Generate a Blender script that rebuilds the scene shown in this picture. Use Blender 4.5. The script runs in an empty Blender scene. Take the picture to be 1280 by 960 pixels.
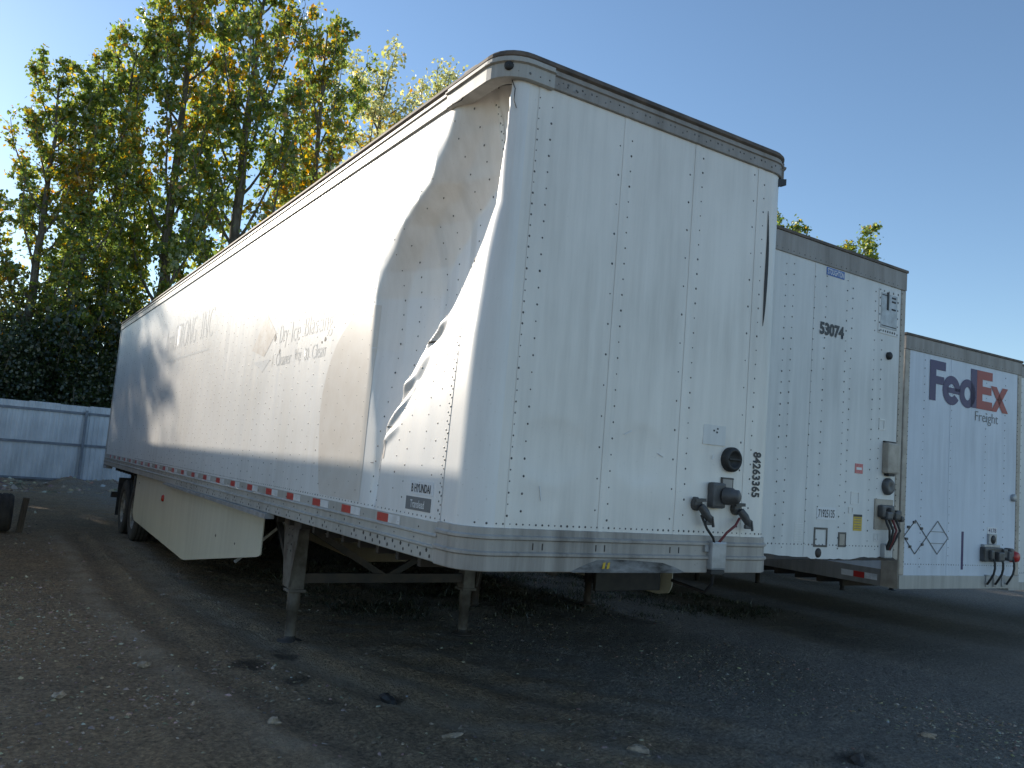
import bpy, math, random
import numpy as np
from mathutils import Vector, Matrix, noise
random.seed(7); RNG = np.random.default_rng(7)
scn = bpy.context.scene
col = scn.collection
rad = math.radians

# ---------------------------------------------------------------- camera
cam_d = bpy.data.cameras.new('camera'); cam = bpy.data.objects.new('camera', cam_d); col.objects.link(cam)
cam_d.sensor_width = 36; cam_d.lens = 1045.25 / 1280 * 36; cam_d.clip_start = .05; cam_d.clip_end = 2000
CP = Vector((-2.42397, -4.21431, 1.78974)); yaw, pitch, roll = .561162, .102361, .0807703
f = Vector((math.sin(yaw)*math.cos(pitch), math.cos(yaw)*math.cos(pitch), math.sin(pitch)))
r_ = Vector((math.cos(yaw), -math.sin(yaw), 0)); u_ = r_.cross(f)
rr = r_*math.cos(roll) + u_*math.sin(roll); uu = -r_*math.sin(roll) + u_*math.cos(roll)
cam.matrix_world = Matrix(((rr.x, uu.x, -f.x, CP.x), (rr.y, uu.y, -f.y, CP.y), (rr.z, uu.z, -f.z, CP.z), (0, 0, 0, 1)))
scn.camera = cam
scn.cycles.max_bounces = 6; scn.cycles.diffuse_bounces = 4; scn.cycles.glossy_bounces = 3; scn.cycles.transmission_bounces = 4

# ---------------------------------------------------------------- sky, sun, exposure
SUN_AZ, SUN_EL = 19.0, 17.5                      # degrees from +Y towards -X, elevation
sd = Vector((-math.sin(rad(SUN_AZ))*math.cos(rad(SUN_EL)), math.cos(rad(SUN_AZ))*math.cos(rad(SUN_EL)), math.sin(rad(SUN_EL))))
w = bpy.data.worlds.new('World'); scn.world = w; w.use_nodes = True
nt = w.node_tree; sky = nt.nodes.new('ShaderNodeTexSky'); sky.sky_type = 'NISHITA'; sky.sun_disc = False
sky.sun_elevation = rad(SUN_EL); sky.sun_rotation = rad(-SUN_AZ); sky.air_density = 1.0; sky.dust_density = .15; sky.ozone_density = 2.6
nt.nodes['Background'].inputs['Strength'].default_value = .15
nt.links.new(sky.outputs[0], nt.nodes['Background'].inputs['Color'])
sl = bpy.data.lights.new('sun', 'SUN'); sl.energy = 4.6; sl.angle = rad(.55); sl.color = (1, .90, .76)
so = bpy.data.objects.new('sun', sl); col.objects.link(so); so.rotation_euler = sd.to_track_quat('Z', 'Y').to_euler()
vs = scn.view_settings; vs.view_transform = 'Standard'; vs.look = 'None'; vs.exposure = 0.40; vs.gamma = 1; vs.use_curve_mapping = False

# ---------------------------------------------------------------- materials
M = {}
def mat(name, c1, c2=None, rough=.5, metal=0, scale=4, stretch=(1, 1, 1), bump=0, bscale=40, lo=.35, hi=.65, coat=0, spec=.5, detail=5, extra=None):
    m = bpy.data.materials.new(name); m.use_nodes = True; n = m.node_tree; b = n.nodes['Principled BSDF']
    b.inputs['Roughness'].default_value = rough; b.inputs['Metallic'].default_value = metal
    b.inputs['Coat Weight'].default_value = coat; b.inputs['Coat Roughness'].default_value = .08
    b.inputs['Specular IOR Level'].default_value = spec
    b.inputs['Base Color'].default_value = (*c1, 1)
    tc = n.nodes.new('ShaderNodeTexCoord'); mp = n.nodes.new('ShaderNodeMapping'); mp.inputs['Scale'].default_value = stretch
    n.links.new(tc.outputs['Object'], mp.inputs[0])
    if c2:
        t = n.nodes.new('ShaderNodeTexNoise'); t.inputs['Scale'].default_value = scale; t.inputs['Detail'].default_value = detail; t.inputs['Roughness'].default_value = .6
        n.links.new(mp.outputs[0], t.inputs[0])
        r = n.nodes.new('ShaderNodeValToRGB'); r.color_ramp.elements[0].position = lo; r.color_ramp.elements[1].position = hi
        r.color_ramp.elements[0].color = (*c1, 1); r.color_ramp.elements[1].color = (*c2, 1)
        n.links.new(t.outputs[0], r.inputs[0]); n.links.new(r.outputs[0], b.inputs['Base Color'])
    if bump:
        t2 = n.nodes.new('ShaderNodeTexNoise'); t2.inputs['Scale'].default_value = bscale; t2.inputs['Detail'].default_value = 3
        n.links.new(mp.outputs[0], t2.inputs[0])
        bp = n.nodes.new('ShaderNodeBump'); bp.inputs['Strength'].default_value = bump; bp.inputs['Distance'].default_value = .02
        n.links.new(t2.outputs[0], bp.inputs['Height']); n.links.new(bp.outputs[0], b.inputs['Normal'])
    if extra: extra(m, n, b, tc)
    M[name] = m; return m

def paint(name, c, dirt, rough=.32, wave=.0, streak=.35):
    def ex(m, n, b, tc):
        L = n.links.new
        mp = n.nodes.new('ShaderNodeMapping'); mp.inputs['Scale'].default_value = (6, 6, .5); L(tc.outputs['Object'], mp.inputs[0])
        t = n.nodes.new('ShaderNodeTexNoise'); t.inputs['Scale'].default_value = 1.6; t.inputs['Detail'].default_value = 7; t.inputs['Roughness'].default_value = .65; L(mp.outputs[0], t.inputs[0])
        t2 = n.nodes.new('ShaderNodeTexNoise'); t2.inputs['Scale'].default_value = .9; t2.inputs['Detail'].default_value = 6; L(tc.outputs['Object'], t2.inputs[0])
        mu = n.nodes.new('ShaderNodeMath'); mu.operation = 'MULTIPLY'; L(t.outputs[0], mu.inputs[0]); L(t2.outputs[0], mu.inputs[1])
        mr = n.nodes.new('ShaderNodeMapRange'); mr.inputs['From Min'].default_value = .16; mr.inputs['From Max'].default_value = .42; mr.inputs['To Max'].default_value = streak; L(mu.outputs[0], mr.inputs[0])
        # fine specks of grime
        t3 = n.nodes.new('ShaderNodeTexNoise'); t3.inputs['Scale'].default_value = 55; t3.inputs['Detail'].default_value = 2; L(tc.outputs['Object'], t3.inputs[0])
        m3 = n.nodes.new('ShaderNodeMapRange'); m3.inputs['From Min'].default_value = .66; m3.inputs['From Max'].default_value = .74; m3.inputs['To Max'].default_value = .35; L(t3.outputs[0], m3.inputs[0])
        mx0 = n.nodes.new('ShaderNodeMath'); mx0.operation = 'MAXIMUM'; L(mr.outputs[0], mx0.inputs[0]); L(m3.outputs[0], mx0.inputs[1])
        mx = n.nodes.new('ShaderNodeMix'); mx.data_type = 'RGBA'; mx.inputs[6].default_value = (*c, 1); mx.inputs[7].default_value = (*dirt, 1)
        L(mx0.outputs[0], mx.inputs[0]); L(mx.outputs[2], b.inputs['Base Color'])
        rm = n.nodes.new('ShaderNodeMapRange'); rm.inputs['To Min'].default_value = rough*.8; rm.inputs['To Max'].default_value = rough*1.5; L(t.outputs[0], rm.inputs[0]); L(rm.outputs[0], b.inputs['Roughness'])
        if wave:
            mp2 = n.nodes.new('ShaderNodeMapping'); mp2.inputs['Scale'].default_value = (1.6, 1.6, .5); L(tc.outputs['Object'], mp2.inputs[0])
            t4 = n.nodes.new('ShaderNodeTexNoise'); t4.inputs['Scale'].default_value = 1.5; t4.inputs['Detail'].default_value = 1.5; L(mp2.outputs[0], t4.inputs[0])
            bp = n.nodes.new('ShaderNodeBump'); bp.inputs['Strength'].default_value = wave; bp.inputs['Distance'].default_value = .05; L(t4.outputs[0], bp.inputs['Height']); L(bp.outputs[0], b.inputs['Normal'])
    return mat(name, c, rough=rough, extra=ex)

paint('white', (.79, .775, .75), (.44, .41, .36), .29, .25, .42)
paint('white_front', (.82, .78, .715), (.46, .43, .38), .33, .08, .5)
paint('white_second', (.72, .71, .68), (.36, .36, .34), .42, .15, .45)
paint('white_third', (.66, .70, .76), (.34, .36, .38), .45, .15, .4)
paint('cream', (.62, .58, .46), (.40, .36, .28), .45, .05, .35)
paint('alu', (.46, .44, .40), (.22, .20, .17), .42, .0, .7)
paint('steel', (.42, .385, .345), (.13, .115, .10), .45, .05, .9)
paint('rail_dark', (.27, .255, .235), (.12, .11, .10), .5, .0, .8)
paint('header', (.34, .31, .28), (.14, .12, .10), .5, .0, .8)
mat('roof_edge', (.16, .12, .09), (.07, .055, .045), .7, scale=8)
mat('post_beige', (.47, .41, .34), (.30, .26, .21), .5, scale=5)
mat('rivet', (.14, .14, .14), (.05, .045, .04), .45, .6, scale=30)
mat('rivet_light', (.34, .34, .33), (.18, .17, .16), .45, .4, scale=30)
mat('black', (.018, .018, .02), (.035, .033, .03), .6, scale=8)
mat('rubber', (.022, .022, .022), (.055, .05, .045), .85, scale=5, bump=.3, bscale=60)
mat('chassis', (.028, .028, .029), (.065, .05, .04), .7, scale=6)
mat('gear_grey', (.15, .14, .125), (.055, .045, .038), .6, scale=7)
mat('rim', (.36, .36, .35), (.12, .11, .10), .45, .5, scale=9)
mat('red_tape', (.55, .035, .03), (.38, .03, .025), .35, scale=12)
mat('white_tape', (.75, .75, .75), (.55, .54, .52), .35, scale=12)
mat('scrape', (.035, .032, .03), (.30, .30, .30), .6, scale=5, lo=.4, hi=.72, stretch=(1, 1, 3))
mat('red_lamp', (.45, .03, .015), rough=.25)
mat('red_hose', (.16, .025, .025), rough=.5)
mat('red_label', (.5, .08, .09), (.62, .2, .2), .4, scale=60)
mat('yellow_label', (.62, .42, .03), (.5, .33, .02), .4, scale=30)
mat('ink', (.03, .03, .035), rough=.5)
mat('ink_grey', (.16, .165, .17), rough=.5)
mat('sticker', (.72, .72, .72), rough=.4)
mat('blue_sticker', (.02, .10, .36), rough=.4)
mat('purple', (.022, .008, .085), (.03, .014, .10), .45, scale=6)
mat('red_letter', (.33, .025, .018), (.28, .022, .018), .45, scale=6)
mat('ghost', (.69, .68, .66), (.77, .76, .74), .30, scale=9)
mat('ghost_dark', (.62, .61, .585), (.77, .76, .74), .30, scale=9)
mat('ghost_beige', (.62, .565, .50), (.68, .635, .58), .30, scale=5)
mat('ghost_brown', (.54, .47, .40), (.73, .69, .65), .33, scale=7)
mat('gun_grey', (.10, .10, .105), (.06, .055, .05), .5, scale=9)
mat('galv', (.42, .43, .44), (.28, .28, .28), .4, .3, scale=10)
mat('fence_sheet', (.58, .60, .62), (.40, .42, .44), .45, .1, scale=2.2, stretch=(1, 1, .3))
mat('fence_post', (.20, .22, .25), (.14, .15, .17), .5, .2, scale=5)
mat('bark', (.10, .085, .065), (.20, .18, .15), .9, scale=9, stretch=(1, 1, .3), bump=.5, bscale=14)
mat('stone', (.20, .16, .115), (.40, .32, .24), .85, scale=23, bump=.4, bscale=25)
mat('timber', (.07, .055, .04), (.12, .095, .07), .9, scale=9, stretch=(8, 8, 1), bump=.4)

def gravel_ex(m, n, b, tc):
    at = n.nodes.new('ShaderNodeVertexColor'); at.layer_name = 'stone'; n.links.new(at.outputs[0], b.inputs['Base Color'])
mat('gravel', (.3, .26, .2), rough=.9, spec=.25, extra=gravel_ex)
def leaf_mat(name):
    m = bpy.data.materials.new(name); m.use_nodes = True; n = m.node_tree; n.nodes.remove(n.nodes['Principled BSDF'])
    at = n.nodes.new('ShaderNodeVertexColor'); at.layer_name = 'leaf'
    d = n.nodes.new('ShaderNodeBsdfDiffuse'); t = n.nodes.new('ShaderNodeBsdfTranslucent'); g = n.nodes.new('ShaderNodeBsdfGlossy'); g.inputs['Roughness'].default_value = .38
    g.inputs['Color'].default_value = (.9, .95, .9, 1)
    hs = n.nodes.new('ShaderNodeHueSaturation'); hs.inputs['Value'].default_value = 3.0; hs.inputs['Saturation'].default_value = 1.1; n.links.new(at.outputs[0], hs.inputs['Color'])
    m1 = n.nodes.new('ShaderNodeMixShader'); m1.inputs[0].default_value = .55; m2 = n.nodes.new('ShaderNodeMixShader'); m2.inputs[0].default_value = .07
    L = n.links.new
    L(at.outputs[0], d.inputs[0]); L(hs.outputs[0], t.inputs[0]); L(d.outputs[0], m1.inputs[1]); L(t.outputs[0], m1.inputs[2]); L(m1.outputs[0], m2.inputs[1]); L(g.outputs[0], m2.inputs[2])
    L(m2.outputs[0], n.nodes['Material Output'].inputs[0]); M[name] = m
leaf_mat('leaf')

def ground_mat():
    m = bpy.data.materials.new('dirt'); m.use_nodes = True; n = m.node_tree; b = n.nodes['Principled BSDF']; L = n.links.new
    tc = n.nodes.new('ShaderNodeTexCoord')
    def nz(s, d=6, rgh=.6):
        t = n.nodes.new('ShaderNodeTexNoise'); t.inputs['Scale'].default_value = s; t.inputs['Detail'].default_value = d; t.inputs['Roughness'].default_value = rgh; L(tc.outputs['Object'], t.inputs[0]); return t
    def ramp(src, p0, c0, p1, c1):
        r = n.nodes.new('ShaderNodeValToRGB'); e = r.color_ramp.elements; e[0].position = p0; e[1].position = p1; e[0].color = (*c0, 1); e[1].color = (*c1, 1); L(src, r.inputs[0]); return r
    def mix(fac, a, c, typ='MIX'):
        x = n.nodes.new('ShaderNodeMix'); x.data_type = 'RGBA'; x.blend_type = typ
        L(fac, x.inputs[0]) if not isinstance(fac, float) else setattr(x.inputs[0], 'default_value', fac)
        L(a, x.inputs[6]); L(c, x.inputs[7]); return x
    big = nz(.55); mid = nz(3.2); fine = nz(26, 8, .7); vf = nz(110, 4, .7)
    c1 = ramp(big.outputs[0], .38, (.37, .285, .195), .64, (.56, .385, .225))
    c2 = ramp(mid.outputs[0], .34, (.33, .26, .185), .68, (.56, .42, .275))
    x1 = mix(.55, c1.outputs[0], c2.outputs[0])
    c3 = ramp(fine.outputs[0], .36, (.5, .48, .46), .64, (1.3, 1.26, 1.2)); x2 = mix(1.0, x1.outputs[2], c3.outputs[0], 'MULTIPLY')
    vo = n.nodes.new('ShaderNodeTexVoronoi'); vo.inputs['Scale'].default_value = 34; L(tc.outputs['Object'], vo.inputs[0])
    c4 = ramp(vo.outputs['Distance'], .1, (1.35, 1.33, 1.28), .5, (.8, .8, .8)); x3 = mix(.5, x2.outputs[2], c4.outputs[0], 'MULTIPLY')
    tk = n.nodes.new('ShaderNodeVertexColor'); tk.layer_name = 'track'
    pk = ramp(fine.outputs[0], .3, (.44, .34, .235), .7, (.56, .44, .315)); x3 = mix(tk.outputs[0], x3.outputs[2], pk.outputs[0])
    gr_ = n.nodes.new('ShaderNodeVertexColor'); gr_.layer_name = 'grey_soil'
    gc = ramp(fine.outputs[0], .34, (.24, .225, .20), .66, (.46, .43, .385)); x3 = mix(gr_.outputs[0], x3.outputs[2], gc.outputs[0])
    # damp, oily patches with a shape of their own (vertex colour mask)
    at = n.nodes.new('ShaderNodeVertexColor'); at.layer_name = 'stain'
    dk = n.nodes.new('ShaderNodeRGB'); dk.outputs[0].default_value = (.022, .02, .018, 1)
    x4 = mix(at.outputs[0], x3.outputs[2], dk.outputs[0]); L(x4.outputs[2], b.inputs['Base Color'])
    b.inputs['Roughness'].default_value = .9; b.inputs['Specular IOR Level'].default_value = .25
    ad = n.nodes.new('ShaderNodeMath'); ad.operation = 'ADD'; L(fine.outputs[0], ad.inputs[0]); L(vf.outputs[0], ad.inputs[1])
    ad2 = n.nodes.new('ShaderNodeMath'); ad2.operation = 'SUBTRACT'; L(ad.outputs[0], ad2.inputs[0]); L(vo.outputs['Distance'], ad2.inputs[1])
    bp = n.nodes.new('ShaderNodeBump'); bp.inputs['Strength'].default_value = 1.0; bp.inputs['Distance'].default_value = .05; L(ad2.outputs[0], bp.inputs['Height']); L(bp.outputs[0], b.inputs['Normal'])
    M['dirt'] = m
ground_mat()

# ---------------------------------------------------------------- helpers
def tag(o, label=None, cat=None, group=None, kind=None):
    if label: o['label'] = label
    if cat: o['category'] = cat
    if group: o['group'] = group
    if kind: o['kind'] = kind
    return o
def empty(name, loc=(0, 0, 0), rz=0):
    o = bpy.data.objects.new(name, None); col.objects.link(o); o.location = loc; o.rotation_euler = (0, 0, rz); o.empty_display_size = .2; return o
def link(name, me, m, parent=None):
    if m: me.materials.clear(); me.materials.append(M[m])
    o = bpy.data.objects.new(name, me); col.objects.link(o); o.parent = parent; return o
def np_mesh(name, V, F, smooth=False):
    """V (n,3), F (m,k) numpy arrays, uniform face size"""
    me = bpy.data.meshes.new(name); V = np.asarray(V, np.float32); F = np.asarray(F, np.int32); k = F.shape[1]
    me.vertices.add(len(V)); me.vertices.foreach_set('co', V.ravel())
    me.loops.add(F.size); me.loops.foreach_set('vertex_index', F.ravel())
    me.polygons.add(len(F)); me.polygons.foreach_set('loop_start', np.arange(0, F.size, k, dtype=np.int32))
    me.polygons.foreach_set('loop_total', np.full(len(F), k, np.int32))
    if smooth: me.polygons.foreach_set('use_smooth', np.ones(len(F), bool))
    me.update(calc_edges=True); me.validate(); return me
class MB:
    def __init__(s): s.v = []; s.f = []; s.sm = []
    def add(s, V, F, smooth=False):
        b = len(s.v); s.v += [tuple(x) for x in V]; s.f += [tuple(i + b for i in q) for q in F]; s.sm += [smooth]*len(F); return s
    def box(s, x0, x1, y0, y1, z0, z1, bev=0):
        if bev:
            b = min(bev, (x1-x0)*.45, (y1-y0)*.45, (z1-z0)*.45)
            import bmesh
            bm = bmesh.new(); bmesh.ops.create_cube(bm, size=1)
            for q in bm.verts: q.co = ((x0+x1)/2 + q.co.x*(x1-x0), (y0+y1)/2 + q.co.y*(y1-y0), (z0+z1)/2 + q.co.z*(z1-z0))
            bmesh.ops.bevel(bm, geom=bm.edges[:], offset=b, segments=2, affect='EDGES', profile=.6)
            bm.verts.index_update(); V = [q.co[:] for q in bm.verts]; F = [[q.index for q in p.verts] for p in bm.faces]; bm.free(); return s.add(V, F)
        V = [(x, y, z) for z in (z0, z1) for y in (y0, y1) for x in (x0, x1)]
        return s.add(V, [(0, 2, 3, 1), (4, 5, 7, 6), (0, 1, 5, 4), (2, 6, 7, 3), (0, 4, 6, 2), (1, 3, 7, 5)])
    def bar(s, p, q, wd, ht, up=(0, 0, 1)):
        p = Vector(p); q = Vector(q); d = (q-p).normalized(); up = Vector(up)
        if abs(d.dot(up)) > .95: up = Vector((1, 0, 0))
        a = d.cross(up).normalized(); c = a.cross(d)
        V = [e + a*(i*wd/2) + c*(j*ht/2) for e in (p, q) for i, j in ((-1, -1), (1, -1), (1, 1), (-1, 1))]
        return s.add(V, [(0, 1, 2, 3), (7, 6, 5, 4), (0, 4, 5, 1), (1, 5, 6, 2), (2, 6, 7, 3), (3, 7, 4, 0)])
    def tube(s, pts, rs, n=10, cap=True):
        pts = [Vector(p) for p in pts]; rs = rs if hasattr(rs, '__len__') else [rs]*len(pts); V = []; F = []
        ref = None
        for i, p in enumerate(pts):
            d = (pts[min(i+1, len(pts)-1)] - pts[max(i-1, 0)]).normalized()
            if ref is None: ref = Vector((0, 0, 1)) if abs(d.z) < .9 else Vector((1, 0, 0))
            a = (ref - d*ref.dot(d)).normalized(); ref = a; b = d.cross(a)
            V += [p + (a*math.cos(t*2*math.pi/n) + b*math.sin(t*2*math.pi/n))*rs[i] for t in range(n)]
        for i in range(len(pts)-1):
            for t in range(n): F.append((i*n+t, i*n+(t+1) % n, (i+1)*n+(t+1) % n, (i+1)*n+t))
        s.add(V, F, True)
        if cap: s.add(V[:n], [tuple(reversed(range(n)))]); s.add(V[-n:], [tuple(range(n))])
        return s
    def lathe(s, c, axis, prof, n=28):
        """prof: list of (offset along axis, radius)"""
        c = Vector(c); d = Vector(axis).normalized(); ref = Vector((0, 0, 1)) if abs(d.z) < .9 else Vector((1, 0, 0)); a = (ref - d*ref.dot(d)).normalized(); b = d.cross(a)
        V = []; F = []
        for o, r in prof: V += [c + d*o + (a*math.cos(t*2*math.pi/n) + b*math.sin(t*2*math.pi/n))*r for t in range(n)]
        for i in range(len(prof)-1):
            for t in range(n): F.append((i*n+t, i*n+(t+1) % n, (i+1)*n+(t+1) % n, (i+1)*n+t))
        return s.add(V, F, True)
    def prism(s, poly, fn, t):
        """poly 2d list, fn(u,v,depth)->xyz"""
        n = len(poly); V = [fn(u, v, 0) for u, v in poly] + [fn(u, v, t) for u, v in poly]
        return s.add(V, [tuple(range(n)), tuple(reversed(range(n, 2*n)))] + [(i, n+i, n+(i+1) % n, (i+1) % n) for i in range(n)])
    def mesh(s, name='m'):
        me = bpy.data.meshes.new(name); me.from_pydata([tuple(v) for v in s.v], [], s.f); me.update()
        me.polygons.foreach_set('use_smooth', s.sm); return me
    def build(s, name, m, parent=None): return link(name, s.mesh(name), m, parent)
def rivets_mesh(name, P, N, r=.008, h=.005):
    P = np.asarray(P, float); N = np.asarray(N, float); k = len(P); n = 6
    ref = np.where(np.abs(N[:, 2:3]) < .9, np.array([[0, 0, 1.]]), np.array([[1., 0, 0]])); A = np.cross(N, ref); A /= np.linalg.norm(A, axis=1)[:, None]; B = np.cross(N, A)
    rs = r*(1 + .25*RNG.standard_normal(k).clip(-1, 1))[:, None]
    V = [P + N*h]
    for t in range(n): V.append(P - N*.001 + (A*math.cos(t*math.pi/3) + B*math.sin(t*math.pi/3))*rs)
    V = np.stack(V, 1).reshape(-1, 3); F = np.concatenate([np.stack([np.arange(k)*7, np.arange(k)*7 + 1 + t, np.arange(k)*7 + 1 + (t+1) % n], 1) for t in range(n)])
    return np_mesh(name, V, F)
def rivets(P, N, parent, m='rivet', r=.008, h=.005, name='rivets'):
    o = link(name, rivets_mesh(name, P, N, r, h), m, parent); o['kind'] = 'stuff'; return o
def text(name, s, mtl, parent, fn, wd, ht, bold=0, spacing=1.0, depth=.0):
    """flat printed lettering; fn(u,v)->xyz, u in 0..wd, v in 0..ht"""
    cu = bpy.data.curves.new('t', 'FONT'); cu.body = s; cu.offset = bold; cu.space_character = spacing; cu.resolution_u = 4
    o = bpy.data.objects.new('t', cu); col.objects.link(o); bpy.context.view_layer.update()
    me = bpy.data.meshes.new_from_object(o.evaluated_get(bpy.context.evaluated_depsgraph_get())); bpy.data.objects.remove(o); bpy.data.curves.remove(cu)
    c = np.array([v.co[:] for v in me.vertices]); lo = c.min(0); hi = c.max(0)
    for v in me.vertices:
        v.co = fn((v.co.x-lo[0])/(hi[0]-lo[0])*wd, (v.co.y-lo[1])/(hi[1]-lo[1])*ht)
    me.name = name; return link(name, me, mtl, parent)

W, L, RC = 2.59, 16.15, .18
AL = math.pi*RC/2
# ---------------------------------------------------------------- ground
RUTS = [([(-.75, 13), (-.72, 9), (-.80, 6.5), (-.75, 4.5), (-.6, 2.8), (-.25, .8), (.2, -1.2), (.6, -3)], .13, .028),
        ([(-.30, 12), (-.28, 8.5), (-.22, 6.5), (-.05, 4.6), (.25, 2.6), (.75, .8), (1.4, -.8), (2, -3)], .14, .026),
        ([(1.0, 3), (1.6, 1.5), (2.4, .2), (3.4, -1.2)], .16, .03)]
STAINS = [(-.25, 2.95, .16, .08), (.22, 3.50, .18, .07), (.02, 1.85, .13, .06), (.44, 1.75, .13, .05), (-.05, 2.4, .15, .06), (.14, 3.2, .12, .06), (3.0, -.45, .16, .05), (.3, 2.3, .10, .06)]
def seg_dist(x, y, pl):
    d = np.full(x.shape, 9e9)
    for (a, b), (c, e) in zip(pl[:-1], pl[1:]):
        t = np.clip(((x-a)*(c-a) + (y-b)*(e-b))/((c-a)**2 + (e-b)**2), 0, 1)
        d = np.minimum(d, np.hypot(x-a-t*(c-a), y-b-t*(e-b)))
    return d
_ph = RNG.uniform(0, 6.28, (40, 2)); _dir = RNG.uniform(0, 6.28, 40)
def ground_h(x, y):
    x = np.asarray(x, float); y = np.asarray(y, float); h = np.zeros(np.broadcast(x, y).shape)
    for i in range(40):
        wl = 6*.86**i + .09; k = 2*math.pi/wl; a = .0045*wl**.75
        h = h + a*np.sin(k*(x*math.cos(_dir[i]) + y*math.sin(_dir[i])) + _ph[i, 0] + 1.3*np.sin(k*.37*(x*math.sin(_dir[i]*2) + y) + _ph[i, 1]))
    h = h*.55 + .006*np.sin(x*31+np.sin(y*23)*1.7)*np.sin(y*27+np.sin(x*19)*1.5) + .004*np.sin(x*53+y*37+2*np.sin(y*17))
    for pl, wd, dp in RUTS:
        d = seg_dist(x, y, pl); h = h - dp*np.exp(-(d/wd)**2) + dp*.6*np.exp(-((d-wd*1.9)/(wd*.7))**2)
    h = h - .035*np.clip(x-4.5, 0, 9)                                         # falls away to the right
    berm = np.exp(-((y-27.2)/1.5)**2)*(.22 + .14*np.sin(x*1.7) + .09*np.sin(x*4.1+1) + .05*np.sin(x*9+y*5)); h = h + np.where(x < 12, berm, berm*.5)
    return h
def grid_lines(a0, a1, st, far):
    c = list(np.arange(a0, a1, st)); d = st; lo = []; hi = []; v = a0
    while v > -far: d *= 1.25; v -= d; lo.append(v)
    d = st; v = c[-1]
    while v < far: d *= 1.25; v += d; hi.append(v)
    return np.array(lo[::-1] + c + hi)
gx = grid_lines(-2.8, 6.5, .035, 600); gy = grid_lines(-2.2, 11, .04, 600)
# keep the berm by the fence resolved
gy = np.array(sorted(set(np.round(np.concatenate([gy[(gy < 11)], np.arange(11, 32, .14), gy[gy > 32]]), 3))))
GX, GY = np.meshgrid(gx, gy); nx_, ny_ = len(gx), len(gy)
HZ = ground_h(GX, GY); HZ = np.where((np.abs(GX) > 80) | (np.abs(GY) > 80), -.3, HZ)
V = np.stack([GX, GY, HZ], -1).reshape(-1, 3); ii = np.arange(nx_*ny_).reshape(ny_, nx_)
F = np.stack([ii[:-1, :-1], ii[:-1, 1:], ii[1:, 1:], ii[1:, :-1]], -1).reshape(-1, 4)
gme = np_mesh('ground', V, F, True)
st = np.zeros(len(V))
wob = .35*np.sin(V[:, 0]*9 + np.sin(V[:, 1]*7)*2) + .35*np.sin(V[:, 1]*11 + V[:, 0]*5)
for (sx, sy, ax, ay) in STAINS:
    d = ((V[:, 0]-sx)/ax)**2 + ((V[:, 1]-sy)/(ay*2))**2; st = np.maximum(st, np.clip(1.2 - d - 1.2*wob, 0, 1)*.7)
st = np.maximum(st, .18*np.exp(-(seg_dist(V[:, 0], V[:, 1], RUTS[0][0])/.16)**2)*(.6+.6*wob))
ca = gme.color_attributes.new('stain', 'FLOAT_COLOR', 'POINT'); ca.data.foreach_set('color', np.stack([st, st, st, np.ones_like(st)], 1).clip(0, 1).astype(np.float32).ravel())
tk = np.zeros(len(V))
for pl, off in ((RUTS[0][0], .30), (RUTS[1][0], .0), (RUTS[1][0], -.34)):
    d = seg_dist(V[:, 0]+off, V[:, 1], pl); tk = np.maximum(tk, np.exp(-(d/.16)**2)*(.55+.5*wob))
ca = gme.color_attributes.new('track', 'FLOAT_COLOR', 'POINT'); ca.data.foreach_set('color', np.stack([tk, tk, tk, np.ones_like(st)], 1).clip(0, .8).astype(np.float32).ravel())
gs = np.clip((V[:, 0]-1.0+V[:, 1]*.06 + .9*wob)/2.6, 0, .7)
ca = gme.color_attributes.new('grey_soil', 'FLOAT_COLOR', 'POINT'); ca.data.foreach_set('color', np.stack([gs, gs, gs, np.ones_like(st)], 1).astype(np.float32).ravel())
tag(link('ground', gme, 'dirt'), 'rutted bare dirt and gravel yard', 'ground', kind='structure')

# ---------------------------------------------------------------- the dented trailer: skin path and dent
FR = W - 2*RC
def path(s):
    """s>0 along the left side, arc, front, arc, right side -> x, y, nx, ny"""
    if s >= 0: return 0., RC + s, -1., 0.
    if s > -AL: t = -s/RC; return RC - RC*math.cos(t), RC - RC*math.sin(t), -math.cos(t), -math.sin(t)
    if s >= -AL-FR: return RC + (-s-AL), 0., 0., -1.
    if s > -2*AL-FR: t = (-s-AL-FR)/RC; return W - RC + RC*math.sin(t), RC - RC*math.cos(t), math.sin(t), -math.cos(t)
    return W, RC + (-s-2*AL-FR), 1., 0.
ZC = [1.75, 2.0, 2.15, 2.37, 2.60, 2.69, 2.97, 3.22, 3.42, 3.8, 4.4]; SC = [1.14, 1.12, 1.05, .90, .72, .55, .30, .10, -.02, -.09, -.15]
ZT = [1.6, 1.8, 2.0, 2.3, 2.6, 3.0, 3.2, 3.49, 3.71, 4.0, 4.26, 4.5]; ST = [1.28, 1.28, 1.31, 1.41, 1.48, 1.49, 1.41, 1.12, .74, .52, .37, .3]
NODES = np.array([-.6, -.15, .15, .46, .68, .90, 1.12, 1.5, 2.0])
WR = [((0.46, 2.74), (0.80, 2.60), 0.0396, 0.036), ((0.48, 2.66), (0.72, 2.56), -0.0288, 0.036), ((0.84, 2.36), (1.14, 2.24), 0.0288, 0.029), ((0.82, 2.28), (1.12, 2.14), -0.0216, 0.036), ((0.76, 2.32), (1.16, 1.98), 0.0252, 0.025), ((0.60, 2.5), (0.88, 2.18), -0.0216, 0.050), ((0.94, 2.02), (1.16, 1.90), 0.0180, 0.025)]
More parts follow.
